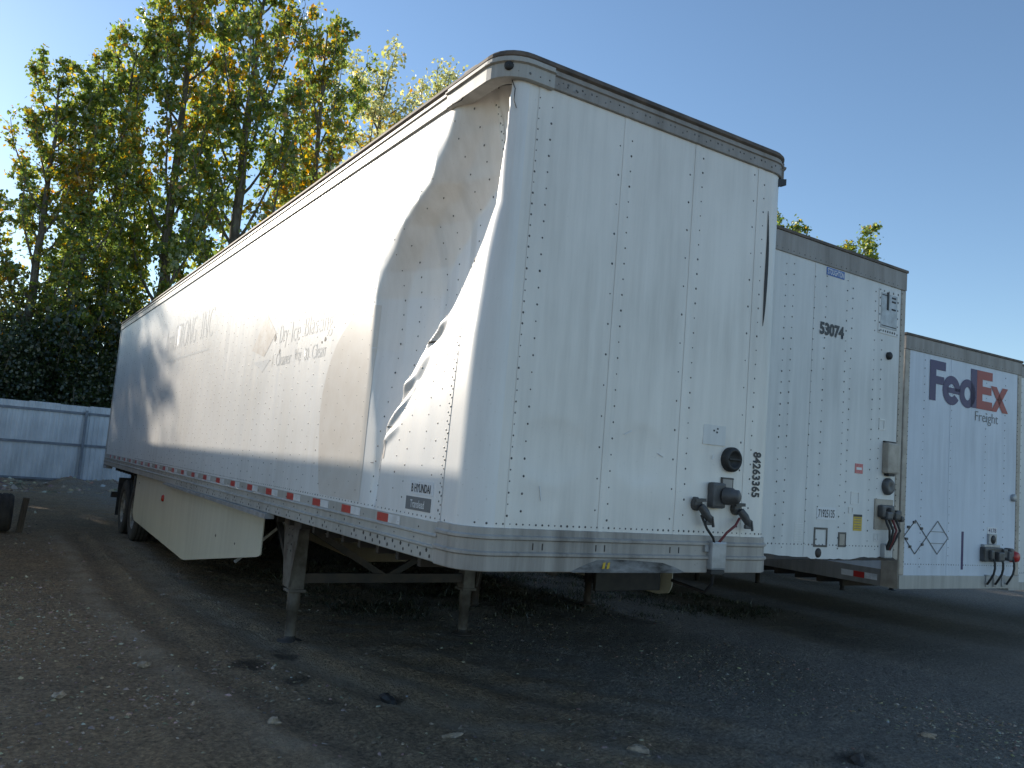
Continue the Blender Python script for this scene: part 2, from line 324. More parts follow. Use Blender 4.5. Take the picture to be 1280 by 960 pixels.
def dent_raw(s, z):
    s = np.asarray(s, float); z = np.asarray(z, float)
    sc = np.interp(z, ZC, SC); sT = np.interp(z, ZT, ST)
    lo = np.searchsorted(NODES, s, 'right').clip(1, len(NODES)-1); a = NODES[lo-1]; b = NODES[lo]; t = (s-a)/(b-a)
    rl = lambda q: .02*np.log1p(np.exp(np.clip((sT-q)/.02, -30, 30)))
    pf_ = lambda q: .75*np.minimum(rl(q), .22) + .30*np.maximum(rl(q)-.22, 0)
    d1 = .35*(pf_(a)*(1-t) + pf_(b)*t) + .65*pf_(s)
    g = np.clip((z-1.75)/1.1, 0, 1)*np.clip((4.3-z)/.9, .25, 1)
    dr = .10*g
    d2 = dr + 2.0*(s-sc)
    k = .03; hh = np.clip(.5 + .5*(d2-d1)/k, 0, 1); dd = d2*(1-hh) + d1*hh - k*hh*(1-hh)
    left = dr*np.clip((s+.22)/(sc+.22+1e-6), 0, 1)
    D = np.where(s > sc, np.maximum(dd, 0), left)
    D = D*np.clip((z-1.42)/.3, 0, 1)*np.clip(.7 + (4.24-z)*1.5, .7, 1)
    D = D + .7*np.clip(.10-s, 0, .3)*np.clip((z-3.35)/.5, 0, 1)*np.where(s > sc, 1, 0)
    for (s0, z0), (s1, z1), am, wd in WR:
        t = np.clip(((s-s0)*(s1-s0) + (z-z0)*(z1-z0))/((s1-s0)**2 + (z1-z0)**2), 0, 1)
        q = np.hypot(s-s0-t*(s1-s0), z-z0-t*(z1-z0)); D = D - am*np.exp(-(q/wd)**2)*np.sin(math.pi*(.15+.7*t))
    D = D + .006*np.sin(s*19 + z*4)*np.clip((z-3.4)*2, 0, 1)*np.exp(-((s-.0)/.4)**2)
    for s0, a_, w_, z0_ in ((.20, .022, .07, 3.25), (.62, .020, .11, 2.75), (.95, .014, .10, 2.45)):       # vertical folds over the wall posts
        D = D + a_*np.clip(1-np.abs(s-s0)/w_, 0, 1)*np.clip((z-z0_)/.3, 0, 1)*np.clip((sT-s)/.15, 0, 1)*np.clip((s-sc-.05)/.1, 0, 1)
    win = np.clip((1.85-s)/.35, 0, 1)*np.clip((s+AL)/.06, 0, 1)
    return D*win
_S = np.arange(-.5, 2.02, .01); _Z = np.arange(1.35, 4.4, .01); _G = dent_raw(*np.meshgrid(_S, _Z))
_k = np.exp(-.5*(np.arange(-6, 7)/.9)**2); _k /= _k.sum()
_G = np.apply_along_axis(lambda r: np.convolve(np.pad(r, 6, 'edge'), _k, 'valid'), 1, _G); _G = np.apply_along_axis(lambda r: np.convolve(np.pad(r, 6, 'edge'), _k, 'valid'), 0, _G)
def dent(s, z):
    fi = np.clip((np.asarray(s, float)+.5)/.01, 0, len(_S)-1.001); fj = np.clip((np.asarray(z, float)-1.35)/.01, 0, len(_Z)-1.001)
    i = fi.astype(int); j = fj.astype(int); a = fi-i; b = fj-j
    return (_G[j, i]*(1-a) + _G[j, i+1]*a)*(1-b) + (_G[j+1, i]*(1-a) + _G[j+1, i+1]*a)*b
def front_d(x, z):
    """shallow dents in the nose panels: push towards +Y"""
    D = 0
    for cx, cz, rx, rz, dp in ((.56, 1.93, .27, .20, .010), (1.25, 1.96, .22, .20, .010), (1.95, 1.95, .20, .22, .008), (.45, 1.62, .2, .1, .004), (1.5, 1.7, .3, .12, -.004)):
        q = np.hypot((x-cx)/rx, (z-cz)/rz); D = D + dp*np.clip(1-q**2, 0, 1)**.7
    return D
def skin_pt(s, z, off=0.0):
    x, y, nx, ny = path(s); d = float(dent(s, z)) if -AL < s < 1.9 else 0.
    if s >= -AL-FR and s <= -AL: y += float(front_d(x, z))
    return (x + d + nx*off, y + ny*off, z)
def skin(name, s0, s1, z0, z1, m, parent, ds=.6, dz=1.0, off=0.0):
    ns = max(1, int(math.ceil((s1-s0)/ds))); nz = max(1, int(math.ceil((z1-z0)/dz)))
    S = np.linspace(s0, s1, ns+1); Z = np.linspace(z0, z1, nz+1)
    P = np.array([path(s) for s in S]); SS, ZZ = np.meshgrid(S, Z); D = np.where((SS > -AL) & (SS < 1.9), dent(SS, ZZ), 0)
    X = P[:, 0][None] + D + P[:, 2][None]*off; Y = np.broadcast_to(P[:, 1][None] + P[:, 3][None]*off, X.shape).copy()
    fr = (SS >= -AL-FR) & (SS <= -AL); Y = Y + np.where(fr, front_d(X, ZZ), 0)
    V = np.stack([X, Y, ZZ], -1).reshape(-1, 3); ii = np.arange((ns+1)*(nz+1)).reshape(nz+1, ns+1)
    F = np.stack([ii[:-1, :-1], ii[1:, :-1], ii[1:, 1:], ii[:-1, 1:]], -1).reshape(-1, 4)
    return link(name, np_mesh(name, V, F, True), m, parent)
def wrap(name, prof, s0, s1, m, parent, ds=.5, wig=None):
    """profile of (outward offset, z) swept along the path between s0 and s1; fine steps on the arcs"""
    S = [s0]
    while S[-1] < s1 - 1e-6:
        s = S[-1]; fine = (-AL-.02 < s < .0) or (-2*AL-FR-.02 < s < -AL-FR)
        n = s + (.04 if fine else ds)
        for bk in (-2*AL-FR, -AL-FR, -AL, 0.):
            if s < bk - 1e-6 and n > bk: n = bk; break
        S.append(min(n, s1))
    n = len(prof); mb = MB(); V = []
    for s in S:
        x, y, nx, ny = path(s)
        for o, z in prof: V.append((x + nx*o, y + ny*o, z))
    F = [(i*n+j, i*n+(j+1) % n, (i+1)*n+(j+1) % n, (i+1)*n+j) for i in range(len(S)-1) for j in range(n)]
    F += [tuple(reversed(range(n))), tuple((len(S)-1)*n + j for j in range(n))]
    return mb.add(V, F).build(name, m, parent)
SR = -2*AL-FR                                     # where the right side begins
sY = lambda Y: Y - RC                             # side position -> s
sX = lambda X: -AL - (X-RC)                       # front position -> s

def tyre_parts(parent, cx, cy, cz, R=.51, wd=.27, out=-1):
    """wheel part with tyre and rim below it; axis along X, out = visible side"""
    wb = MB().lathe((cx, cy, cz), (1, 0, 0), [(-.09, .02), (-.09, .16), (.09, .16), (.09, .02)], 16).build('wheel', 'chassis', parent)
    h = wd/2; pr = [(-h*.78, .29), (-h, .34), (-h*1.02, .42), (-h*.92, .485), (-h*.8, .505), (-h*.55, R), (-h*.5, R-.012), (-h*.44, R-.012), (-h*.4, R+.002), (-h*.1, R+.003), (-h*.06, R-.012), (h*.06, R-.012), (h*.1, R+.003), (h*.4, R+.002), (h*.44, R-.012), (h*.5, R-.012), (h*.55, R), (h*.8, .505), (h*.92, .485), (h*1.02, .42), (h, .34), (h*.78, .29)]
    pr = [(o, r*R/.51) for o, r in pr]
    MB().lathe((cx, cy, cz), (1, 0, 0), pr, 40).build('tyre', 'rubber', wb)
    k = R/.51; MB().lathe((cx, cy, cz), (1, 0, 0), [(out*h*.85, .295*k), (out*h*.8, .27*k), (out*h*.1, .25*k), (out*h*.05, .14*k), (out*h*.75, .12*k), (out*h*.85, .06*k), (out*h*.85, .005)], 28).build('rim', 'rim', wb)
def running_gear(t, Yax, L=16.15, zfloor=1.2, R=.51, single=False):
    fr = MB()
    for x in (.78, 1.81): fr.box(x-.05, x+.05, Yax[0]-1.2, Yax[-1]+1.1, .78, zfloor-.12)
    for y in (Yax[0]-.9, Yax[0]-.2, Yax[-1]+.7): fr.box(.78, 1.81, y-.04, y+.04, .86, zfloor-.16)
    fr.build('slider_frame', 'chassis', t)
    for y in Yax:
        MB().tube([(.35, y, R), (2.24, y, R)], .065, 12).build('axle', 'chassis', t)
        for cx, o in ((.19, -1), (.52, -1), (2.07, 1), (2.40, 1)): tyre_parts(t, cx, y, R, R, .27, o)
    for x in (.36, 2.23): MB().box(x-.31, x+.31, Yax[-1]+.78, Yax[-1]+.79, .28, 1.02).build('mud_flap', 'rubber', t)
    cm = MB(); y = .9
    while y < L-.3: cm.box(.17, W-.17, y-.025, y+.025, zfloor-.1, zfloor); y += .35
    cm.build('cross_members', 'chassis', t)['kind'] = 'stuff'
def landing_gear(t, Y, xs, ztop=1.14, lit='gear_grey', extra=0.0):
    for i, x in enumerate(xs):
        leg = MB().box(x-.07, x+.07, Y-.07, Y+.07, .48, ztop, .012).build('landing_leg', lit, t)
        MB().lathe((x, Y, 0), (0, 0, 1), [(.03+extra, .05), (.30, .05), (.30, .062), (.46, .062), (.50, .05)], 16).build('inner_leg', 'chassis' if lit == 'chassis' else 'gear_grey', leg)
        MB().lathe((x, Y, 0), (0, 0, 1), [(.0+extra, .001), (.0+extra, .115), (.012+extra, .12), (.02+extra, .11), (.03+extra, .06), (.06+extra, .05)], 18).build('foot', 'chassis', leg)
        MB().box(x-.085, x+.085, Y-.085, Y+.085, .47, .50, .006).build('collar', lit, leg)
        o = -1 if i == 0 else 1
        # wing plate, wide at the top, narrowing to the collar
        MB().prism([(-.25, ztop), (.22, ztop), (.085, .52), (-.085, .52)], lambda u, v, d, x=x, o=o: (x + o*(.082+d), Y+u, v), .012).build('wing_plate', lit, leg)
        rv = [(x + o*.095, Y+a, b) for a in (-.05, .05) for b in (.86, .92, 1.0, 1.06)]
        rivets(rv, [(o, 0, 0)]*len(rv), leg, 'black', .013, .008, 'bolts')
        MB().bar((x, Y+.09, .55), (x+.0, Y+.75, ztop-.03), .05, .05).build('rear_brace', 'chassis', t)
    a, b = xs
    MB().bar((a+.07, Y, .60), (b-.07, Y, .60), .06, .09).build('cross_tube', 'chassis', t)
    mid = (a+b)/2
    MB().bar((a+.07, Y+.02, ztop-.05), (mid, Y+.02, .60), .05, .06).build('cross_brace', 'chassis', t)
    MB().bar((b-.07, Y+.02, ztop-.05), (mid, Y+.02, .60), .05, .06).build('cross_brace', 'chassis', t)

# =============================================================== main trailer
T = empty('semi_trailer'); tag(T, 'long white box trailer with crushed upper front corner and ghosted lettering on its side', 'trailer', 'box trailers parked in a row')
ZB, ZR, ZP, ZTOP = 1.20, 1.44, 4.19, 4.36          # rail bottom, panel start, panel end, roof
CS = 1.08                                          # s seam first regular panel
skin('corner_panel', -AL, .18, ZR-.02, ZP+.05, 'white', T, .0125, .0125)
skin('side_panel', .18, 1.0, ZR-.02, ZP+.05, 'white', T, .0125, .0125)
skin('side_panel', 1.0, 1.9, ZR-.02, ZP+.05, 'white', T, .0125, .0125)
s = 1.9
while s < L-RC-.05:
    e = min(s+1.22, L-RC); 
    if L-RC-e < .4: e = L-RC
    skin('side_panel', s, e, ZR-.02, ZP+.05, 'white', T, .3, .6); s = e
fx = [RC, .97, 1.62, 2.27, W-RC+.0]
for a, b in zip(fx[:-1], fx[1:]): skin('front_panel', sX(b), sX(a), ZR-.02, ZP+.05, 'white_front', T, .03, .03)
skin('corner_panel', SR, sX(W-RC), ZR-.02, ZP+.05, 'white_front', T, .04, .7)
skin('side_wall', SR-(L-RC), SR, ZR-.02, ZP+.05, 'white', T, 2, 2)
# seam laps: raised narrow strips where sheets overlap
def lap(s0, w_=.045, z0=ZR, z1=ZP, m='white', off=.0025):
    return skin('seam_lap', s0-w_/2, s0+w_/2, z0, z1, m, T, .03, .04 if s0 < 1.8 and s0 > -3 else 1.0, off)
lap(.175)
for x in (.275, .97, 1.62, 2.27): lap(sX(x), m='white_front')
# rails
pb = [(-.03, ZB), (.012, ZB), (.016, ZB+.005), (.016, ZB+.075), (.028, ZB+.083), (.028, ZB+.093), (.010, ZB+.10), (.010, ZB+.145), (.024, ZB+.152), (.024, ZB+.160), (.008, ZB+.168), (.008, ZR-.004), (-.03, ZR)]
wrap('bottom_rail', pb, 0.13, L-RC, 'alu', T, 1.0)
wrap('bottom_rail', pb, SR-(L-RC), SR, 'alu', T, 2.0)
pf = [(-.03, ZB-.005), (.020, ZB-.005), (.026, ZB), (.026, ZB+.083), (.040, ZB+.092), (.040, ZB+.106), (.022, ZB+.115), (.022, ZB+.178), (.036, ZB+.186), (.036, ZB+.20), (.018, ZB+.21), (.018, ZR+.006), (-.03, ZR+.012)]
wrap('nose_rail_corner', [(o+.002, z) for o, z in pf], sX(.36), 0.15, 'steel', T, .3)
wrap('nose_rail', pf, SR-.1, sX(.36), 'steel', T, .4)
pt = [(-.05, ZP-.005), (.012, ZP-.005), (.018, ZP), (.018, ZP+.075), (.03, ZP+.082), (.03, ZP+.09), (.018, ZP+.097), (.018, ZTOP-.05), (.0, ZTOP-.045), (-.05, ZTOP-.045)]
wrap('top_rail', pt, .52, L-RC, 'alu', T, 1.5)
wrap('top_rail', pt, SR-(L-RC), SR, 'header', T, 2)
wrap('corner_header', [(o*1.4+.01, z-.012 if z < ZP+.03 else z) for o, z in pt], -AL-.16, .52, 'alu', T, .1)
wrap('front_header', pt, SR+.02, -AL-.16, 'header', T, .4)
wrap('corner_header', [(o*1.4+.01, z-.008 if z < ZP+.03 else z) for o, z in pt], SR-.2, SR+AL*.5, 'header', T, .1)
pe = [(-.06, ZTOP-.052), (.022, ZTOP-.052), (.034, ZTOP-.04), (.034, ZTOP-.022), (.02, ZTOP-.006), (-.06, ZTOP)]
wrap('roof_edge', pe, SR-(L-RC), L-RC, 'roof_edge', T, 1.5)
# roof skin, slightly crowned, with roof bows
S_ = [path(q)[:2] for q in np.linspace(SR, 0, 60)]
rf = MB(); V = [(x, y, ZTOP-.004) for x, y in S_] + [(0, L, ZTOP-.004), (W, L, ZTOP-.004)]
rf.add(V, [tuple(range(len(V)))]).build('roof', 'galv', T)
MB().box(.02, W-.02, .12, L-.05, ZB+.06, ZB+.12).build('floor', 'chassis', T)
# rear frame and doors
MB().box(-.012, .09, L-.06, L+.03, ZB-.06, ZTOP-.01).build('rear_post', 'galv', T)
MB().box(W-.09, W+.012, L-.06, L+.03, ZB-.06, ZTOP-.01).build('rear_post', 'galv', T)
MB().box(.09, W-.09, L-.06, L+.03, ZTOP-.2, ZTOP-.012).build('rear_header', 'galv', T)
for a in (.1, W/2+.005):
    d = MB().box(a, a+W/2-.105, L-.02, L+.028, ZB+.05, ZTOP-.21).build('rear_door', 'white', T)
    for q in (.25, .8): MB().tube([(a+q, L+.05, ZB), (a+q, L+.05, ZTOP-.2)], .014, 8).build('lock_rod', 'galv', d)
bu = MB().box(.2, W-.2, L-.12, L-.02, .5, .62).build('rear_bumper', 'chassis', T)
for x in (.6, W-.6): MB().box(x-.04, x+.04, L-.1, L-.04, .62, ZB).build('bumper_post', 'chassis', T)
MB().box(-.02, .10, L-.55, L+.02, ZB-.07, ZB-.01).build('rear_sill', 'galv', T)
# underside
running_gear(T, (12.05, 13.28))
landing_gear(T, 3.74, (.31, 2.20))
MB().box(.5, W-.5, .35, 1.6, ZB-.06, ZB-.005).build('coupler_plate', 'chassis', T)
MB().lathe((W/2, .92, ZB-.16), (0, 0, 1), [(0, .001), (0, .035), (.05, .035), (.06, .025), (.12, .04)], 14).build('kingpin', 'gun_grey', T)
for x in (.85, 1.74): MB().box(x-.04, x+.04, 1.6, 11, ZB-.12, ZB-.005).build('chassis_beam', 'chassis', T)
# side skirt: hangs under the rail, its lower front corner cut away
sk = [(11.95, 1.16), (11.93, .42), (11.80, .40), (7.6, .27), (7.45, .275), (4.40, .70), (4.33, .74), (4.30, 1.19), (8, 1.19)]
def skx(y): return .05 + .06*max(0, (7.5-y)/3.2)**1.5
skm = MB(); ys = sorted(set(list(np.linspace(4.30, 11.95, 40)) + [7.45, 7.6, 4.40, 4.33]))
def sk_lo(y): return np.interp(y, [4.30, 4.36, 7.40, 7.50, 7.62, 11.82, 11.92, 11.95], [.745, .715, .282, .272, .27, .40, .42, .52])
V = []; 
for y in ys: V += [(skx(y), y, 1.19), (skx(y), y, float(sk_lo(y))), (skx(y)+.012, y, float(sk_lo(y))), (skx(y)+.012, y, 1.19)]
F = [(i*4+j, i*4+(j+1) % 4, i*4+4+(j+1) % 4, i*4+4+j) for i in range(len(ys)-1) for j in range(4)] + [(3, 2, 1, 0), tuple(len(ys)*4-4+j for j in range(4))]
sk_o = skm.add(V, F).build('side_skirt', 'cream', T)
ml = MB().lathe((skx(9.3)-.0, 9.3, .95), (-1, 0, 0), [(0, .05), (.02, .05), (.03, .035), (.032, .001)], 14).build('marker_lamp', 'red_lamp', sk_o)
rivets([(skx(y)-.001, y, 1.05 if i % 2 else .75) for i, y in enumerate((6.0, 11.6, 5.2))], [(-1, 0, 0)]*3, sk_o, 'rivet', .018, .008, 'bolts')
for y in (5.2, 6.8, 8.4, 10, 11.4): MB().bar((skx(y)+.02, y, .55), (.75, y, 1.12), .03, .03).build('skirt_strut', 'galv', T)
MB().prism([(3.72, 1.15), (8.9, 1.175), (8.9, 1.199), (3.72, 1.197)], lambda u, v, d: (-.06+d, u, v), .09).build('skirt_lip', 'galv', T)
MB().prism([(11.98, .95), (11.98, 1.15), (12.1, 1.15), (12.1, .95)], lambda u, v, d: (.03+d, u, v), .3).build('wheel_guard', 'black', T)
# right-hand skirt
MB().prism([(11.95, 1.19), (11.95, .40), (7.5, .27), (4.3, .7), (4.3, 1.19)], lambda u, v, d: (W-.06+d, u, v), .012).build('side_skirt', 'cream', T)
# reflector tape
for y in [1.25, 1.93, 2.59, 3.28, 3.93, 4.60] + list(np.arange(5.28, 15.9, .67)):
    for a, b, m in ((y-.185, y, 'red_tape'), (y-.37, y-.187, 'white_tape')):
        MB().box(-.0115, -.0085, a, b, ZB+.172, ZR-.012).build('reflector_tape', m, T)
# rivets on the side
P = []; N = []
def rv(s, z, off=.0): P.append(skin_pt(s, z, off)); N.append((path(s)[2], path(s)[3], 0))
y = .32; k = 0
while y < L-RC-.1:
    z = ZR+.06 + (k % 2)*.05; step = .11 if y < 9 else .22
    while z < ZP-.04:
        rv(y, z + random.uniform(-.004, .004)); 
        if random.random() < .96: rv(y+.15, z+.055)
        z += step
    y += .406; k += 1
for z in np.arange(ZR+.05, ZP-.03, .055): rv(.164, z, .003); rv(.188, z+.02, .003)
rivets(P, N, T, 'rivet', .0082)
P = []; N = []
for q in np.arange(.1, 12, .062): rv(q, ZR+.018, .0)
for q in np.arange(.12, 15.5, .3): rv(q, ZB+.19, .009); rv(q+.05, ZB+.12, .011)
for q in np.arange(.5, 14, .30): rv(q, ZP+.045, .018); rv(q+.15, ZP+.03, .018); rv(q+.1, ZP+.12, .018)
rivets(P, N, T, 'rivet', .0075)
P = []; N = []
for q in list(np.arange(.10, 1.25, .125)) + list(np.arange(1.4, 8, .31)):
    for d in (0, .045): rv(q+d, ZB+.028+d*.75, .0165)
    if q > 1.3: rv(q+.09, ZB+.03, .0165)
rivets(P, N, T, 'black', .014, .004, 'rail_holes')
# rivets on the nose
P = []; N = []
for i, x in enumerate((.262, .36, .92, 1.02, 1.56, 1.68, 2.21, 2.32)):
    st_ = (.068, .105, .2, .105, .2, .105, .2, .105)[i]
    z = ZR+.08 + .03*(i % 3)
    while z < ZP-.05: rv(sX(x), z, .003 if i == 0 else .001); z += st_
for x in np.arange(.1, 2.5, .047): 
    q = sX(x) if x > RC else -AL + (RC-x)*1.5
    rv(q, ZR+.032, .001)
for i, x in enumerate(np.arange(.3, 2.5, .115)): rv(sX(x), ZP+.03+.02*(i % 2), .019); rv(sX(x+.04), ZP+.05, .019)
for q in np.arange(-AL-.4, .4, .07): rv(q, ZP+.025, .036)
rivets(P, N, T, 'rivet', .007)
# clearance lamps, corner details
for x in (.14,): 
    a, b, c_, d_ = path(-AL*.52); MB().lathe((a + c_*.03, b + d_*.03, ZP+.055), (c_, d_, 0), [(0, .03), (.012, .03), (.02, .02), (.021, .001)], 14).build('clearance_lamp', 'black', T)
MB().tube([skin_pt(-.15, ZP-.02, .01), skin_pt(-.18, ZP-.08, .02), skin_pt(-.175, ZP-.15, .012), skin_pt(-.20, ZP-.2, .015)], .0035, 6).build('loose_wire', 'black', T)
MB().tube([(-.02, .66, ZP+.01), (-.035, .6, ZP-.015), (-.03, .5, ZP-.02), (-.03, .43, ZP+.01)], .006, 6).build('loose_wire', 'black', T)
MB().prism([(0, 0), (.26, .0), (.2, .035), (.05, .03)], lambda u, v, d: (.0+d, .34+u, ZTOP+v-.008), .03).build('bent_roof_flap', 'black', T)
# split seam at the right edge of the nose, a black sliver standing in for its shaded gap, and the torn header end
def fr(u, v, off=.004): return (u, -off, v)
tz = np.linspace(3.0, 3.88, 12)
pl = [(2.372+.002*math.sin(z*9), z) for z in tz] + [(2.372+.002*math.sin(z*9) + .035*math.sin(math.pi*(z-3.0)/.88)**.8*(1-.35*(z-3)/.88), z) for z in tz[::-1]]
MB().prism(pl, lambda u, v, d: (u, -.006+d, v), .004).build('split_seam', 'black', T)
MB().prism([(2.41, ZP-.13), (2.46, ZP-.03), (2.585, ZP-.0), (2.585, ZP-.05), (2.53, ZP-.06), (2.48, ZP-.1), (2.43, ZP-.16)], lambda u, v, d: (u, .02+d, v), .05).build('torn_header_end', 'black', T)
# nose fittings
def fbox(name, x0, x1, z0, z1, d, m, bev=.006, y0=0, parent=T): return MB().box(x0, x1, y0-d, y0+.004, z0, z1, bev).build(name, m, parent)
so_ = MB().lathe((2.11, 0, 1.99), (0, -1, 0), [(-.01, .088), (.03, .088), (.045, .075), (.05, .06), (.035, .055), (.03, .001)], 24).build('round_vent', 'black', T)
MB().bar((2.05, -.045, 1.99), (2.17, -.045, 1.99), .02, .01).build('vent_bar', 'black', so_)
sk1 = fbox('socket_box', 1.90, 2.03, 1.64, 1.82, .06, 'gun_grey', .02)
MB().lathe((2.02, -.05, 1.73), (.45, -1, 0), [(0, .062), (.06, .06), (.07, .05), (.10, .048), (.11, .03), (.11, .001)], 18).build('socket_cover', 'gun_grey', sk1)
pl_ = fbox('data_plate', 2.03, 2.15, 1.72, 1.86, .006, 'gear_grey', .003); fbox('plate_face', 2.042, 2.138, 1.732, 1.848, .009, 'steel', .002, 0, pl_)
rivets([(x, -.009, z) for x in (2.036, 2.144) for z in (1.727, 1.853)], [(0, -1, 0)]*4, pl_, 'rivet', .006, .003)
rp = fbox('residue_patch', 1.83, 2.05, 2.08, 2.22, .002, 'white_second', .0005)
for x, z in ((1.925, 2.175), (1.955, 2.165), (1.96, 2.19)): fbox('residue_fleck', x, x+.014, z, z+.012, .004, 'ink', 0, 0, rp)
for gx_, gz in ((1.79, 1.60), (2.18, 1.585)):
    g = MB().lathe((gx_, .01, gz+.06), (0, -1, 0), [(0, .045), (.035, .045), (.05, .034), (.052, .001)], 14)
    g.bar((gx_-.045, -.035, gz+.085), (gx_+.05, -.035, gz+.092), .045, .022); gl = g.build('gladhand', 'gun_grey', T)
    MB().box(gx_-.05, gx_-.015, -.05, -.02, gz+.05, gz+.11, .008).build('detent_plate', 'gun_grey', gl)
    MB().tube([(gx_+.005, -.05, gz+.05), (gx_+.03, -.07, gz+.01), (gx_+.06, -.075, gz-.03), (gx_+.075, -.07, gz-.06)], [.027, .031, .026, .016], 9).build('coupling_head', 'gun_grey', gl)
    MB().box(gx_+.035, gx_+.10, -.085, -.06, gz-.075, gz-.045, .006).build('detent_plate', 'gun_grey', gl)
    MB().tube([(gx_+.04, -.085, gz+.0), (gx_+.08, -.09, gz-.02), (gx_+.105, -.08, gz-.085)], .010, 7).build('locking_lug', 'gun_grey', gl)
MB().tube([(1.80, -.055, 1.59), (1.84, -.075, 1.50), (1.90, -.08, 1.44), (1.935, -.06, 1.40)], .009, 8).build('air_hose', 'black', T)
MB().tube([(2.17, -.06, 1.58), (2.10, -.09, 1.53), (2.02, -.09, 1.48), (1.97, -.06, 1.40)], .009, 8).build('air_hose', 'red_hose', T)
cb = fbox('conduit_box', 1.905, 2.045, 1.22, 1.415, .075, 'galv', .015); fbox('conduit_foot', 1.91, 2.04, 1.19, 1.22, .07, 'black', .005, 0, cb); fbox('clip', 1.868, 1.903, 1.34, 1.385, .045, 'galv', .004, 0, cb)
MB().tube([(1.95, -.05, 1.2), (1.96, -.03, 1.12), (1.99, .06, 1.05), (2.0, .4, 1.08)], .012, 8).build('cable', 'black', T)
# scrape on the nose rail, with a small highlight painted on it in yellow
MB().prism([(.74, ZB+.0), (.83, ZB+.035), (.95, ZB+.075), (1.1, ZB+.078), (1.3, ZB+.07), (1.5, ZB+.06), (1.62, ZB+.03), (1.7, ZB+.0), (1.66, ZB-.006), (.76, ZB-.006)], lambda u, v, d: (u, -.0275+d, v), .004).build('scrape', 'scrape', T)
for x0 in (.985, 1.022): MB().prism([(x0, ZB+.018), (x0+.02, ZB+.02), (x0+.026, ZB+.06), (x0+.008, ZB+.055)], lambda u, v, d: (u, -.0305+d, v), .004).build('painted_glint', 'yellow_label', T)
for x in (.45, .52, .93, 1.0, 1.56, 1.64): MB().box(x-.004, x+.004, -.0238, -.02, ZB+.125, ZB+.165).build('weld_tick', 'chassis', T)
# serial number down the right corner of the nose (reads top to bottom), and a small boxed mark
def nose_vert(u, v):
    s_ = sX(2.345) - v; x, y, nx, ny = path(s_); return (x + nx*.004, y + ny*.004, 2.065 - u)
text('serial_number', '84263365', 'ink', T, nose_vert, .33, .085, .03)
# maker's sticker on the side, lower front corner
def side(u, v, off=.003, y0=0, z0=0): return (-off, y0-u, z0+v)
def sidebox(name, y0, y1, z0, z1, m, off=.003, parent=T): return MB().box(-off, .002, y0, y1, z0, z1).build(name, m, parent)
k1 = sidebox('maker_sticker', .455, .79, 1.585, 1.675, 'sticker'); text('lettering', 'B HYUNDAI', 'ink', k1, lambda u, v: side(u, v, .0045, .76, 1.60), .27, .055, .02)
k2 = sidebox('maker_sticker', .475, .83, 1.485, 1.570, 'ink_grey'); text('lettering', 'Translead', 'sticker', k2, lambda u, v: side(u, v, .0045, .76, 1.50), .20, .05, .01)
# ghosted graphics
def gdec(name, poly, m, off=.0016):
    """decal following the side sheet: fine triangulated fan via grid clip"""
    mb = MB(); V = [(-off, RC + sY(y), z) for y, z in poly]; return mb.add(V, [tuple(range(len(V)))]).build(name, m, T)
mb = MB(); ny2, nz2 = 56, 60; V = []
for y in np.linspace(2.66, 1.63, ny2+1):
    hi_ = 2.16 + .80*math.sqrt(max(0, 1-((y-1.78)/.88)**2)); lo2 = 1.47 if y < 2.45 else 1.47 + (2.16-1.47)*((y-2.45)/.21)**2
    V += [skin_pt(sY(y), lo2 + (hi_-lo2)*q/nz2, .0018) for q in range(nz2+1)]
mb.add(V, [(a*(nz2+1)+b, a*(nz2+1)+b+1, (a+1)*(nz2+1)+b+1, (a+1)*(nz2+1)+b) for a in range(ny2) for b in range(nz2)], True).build('ghost_disc', 'ghost_beige', T)
gdec('ghost_diamond', [(4.60, 3.22), (4.20, 2.98), (4.55, 2.76), (5.05, 2.86)], 'ghost_brown')
gdec('ghost_wedge', [(4.95, 2.72), (4.30, 2.72), (4.55, 2.60)], 'ghost')
def ghost_words(str_, m, y0, z0, wd, ht, bold, capm=None):
    n = len(str_); u0 = 0
    for wrd in str_.split(' '):
        lo_ = -.2*ht if any(c in 'gyp' for c in wrd) else 0; hh = ht*(1.2 if lo_ else 1.0)
        text('ghost_lettering', wrd, m, T, lambda u, v, u0=u0, lo_=lo_: side(u, v, .0017, y0-u0*wd/n, z0+lo_), wd*(len(wrd)-.3)/n, hh, bold); u0 += len(wrd)+1
ghost_words('Dry Ice Blasting', 'ghost_dark', 4.06, 2.84, 1.52, .20, -.012)
ghost_words('A Cleaner Way to Clean', 'ghost_dark', 4.25, 2.63, 1.58, .13, -.01)
ghost_words('ArmSTRONG INC', 'ghost', 10.4, 3.22, 3.4, .40, -.015)
gdec('ghost_line', [(10.3, 3.06), (7.2, 3.04), (7.2, 3.07), (10.3, 3.09)], 'ghost')
for (y, z, a) in ((4.22, 2.93, .045), (4.02, 2.78, .03), (2.72, 2.78, .03), (2.80, 2.76, .02)): gdec('paint_chip', [(y+a*math.cos(t)*random.uniform(.5, 1), z+a*math.sin(t)*random.uniform(.4, 1)) for t in np.arange(0, 6.2, .8)], 'ghost_dark' if z > 3 else 'chassis', .002)
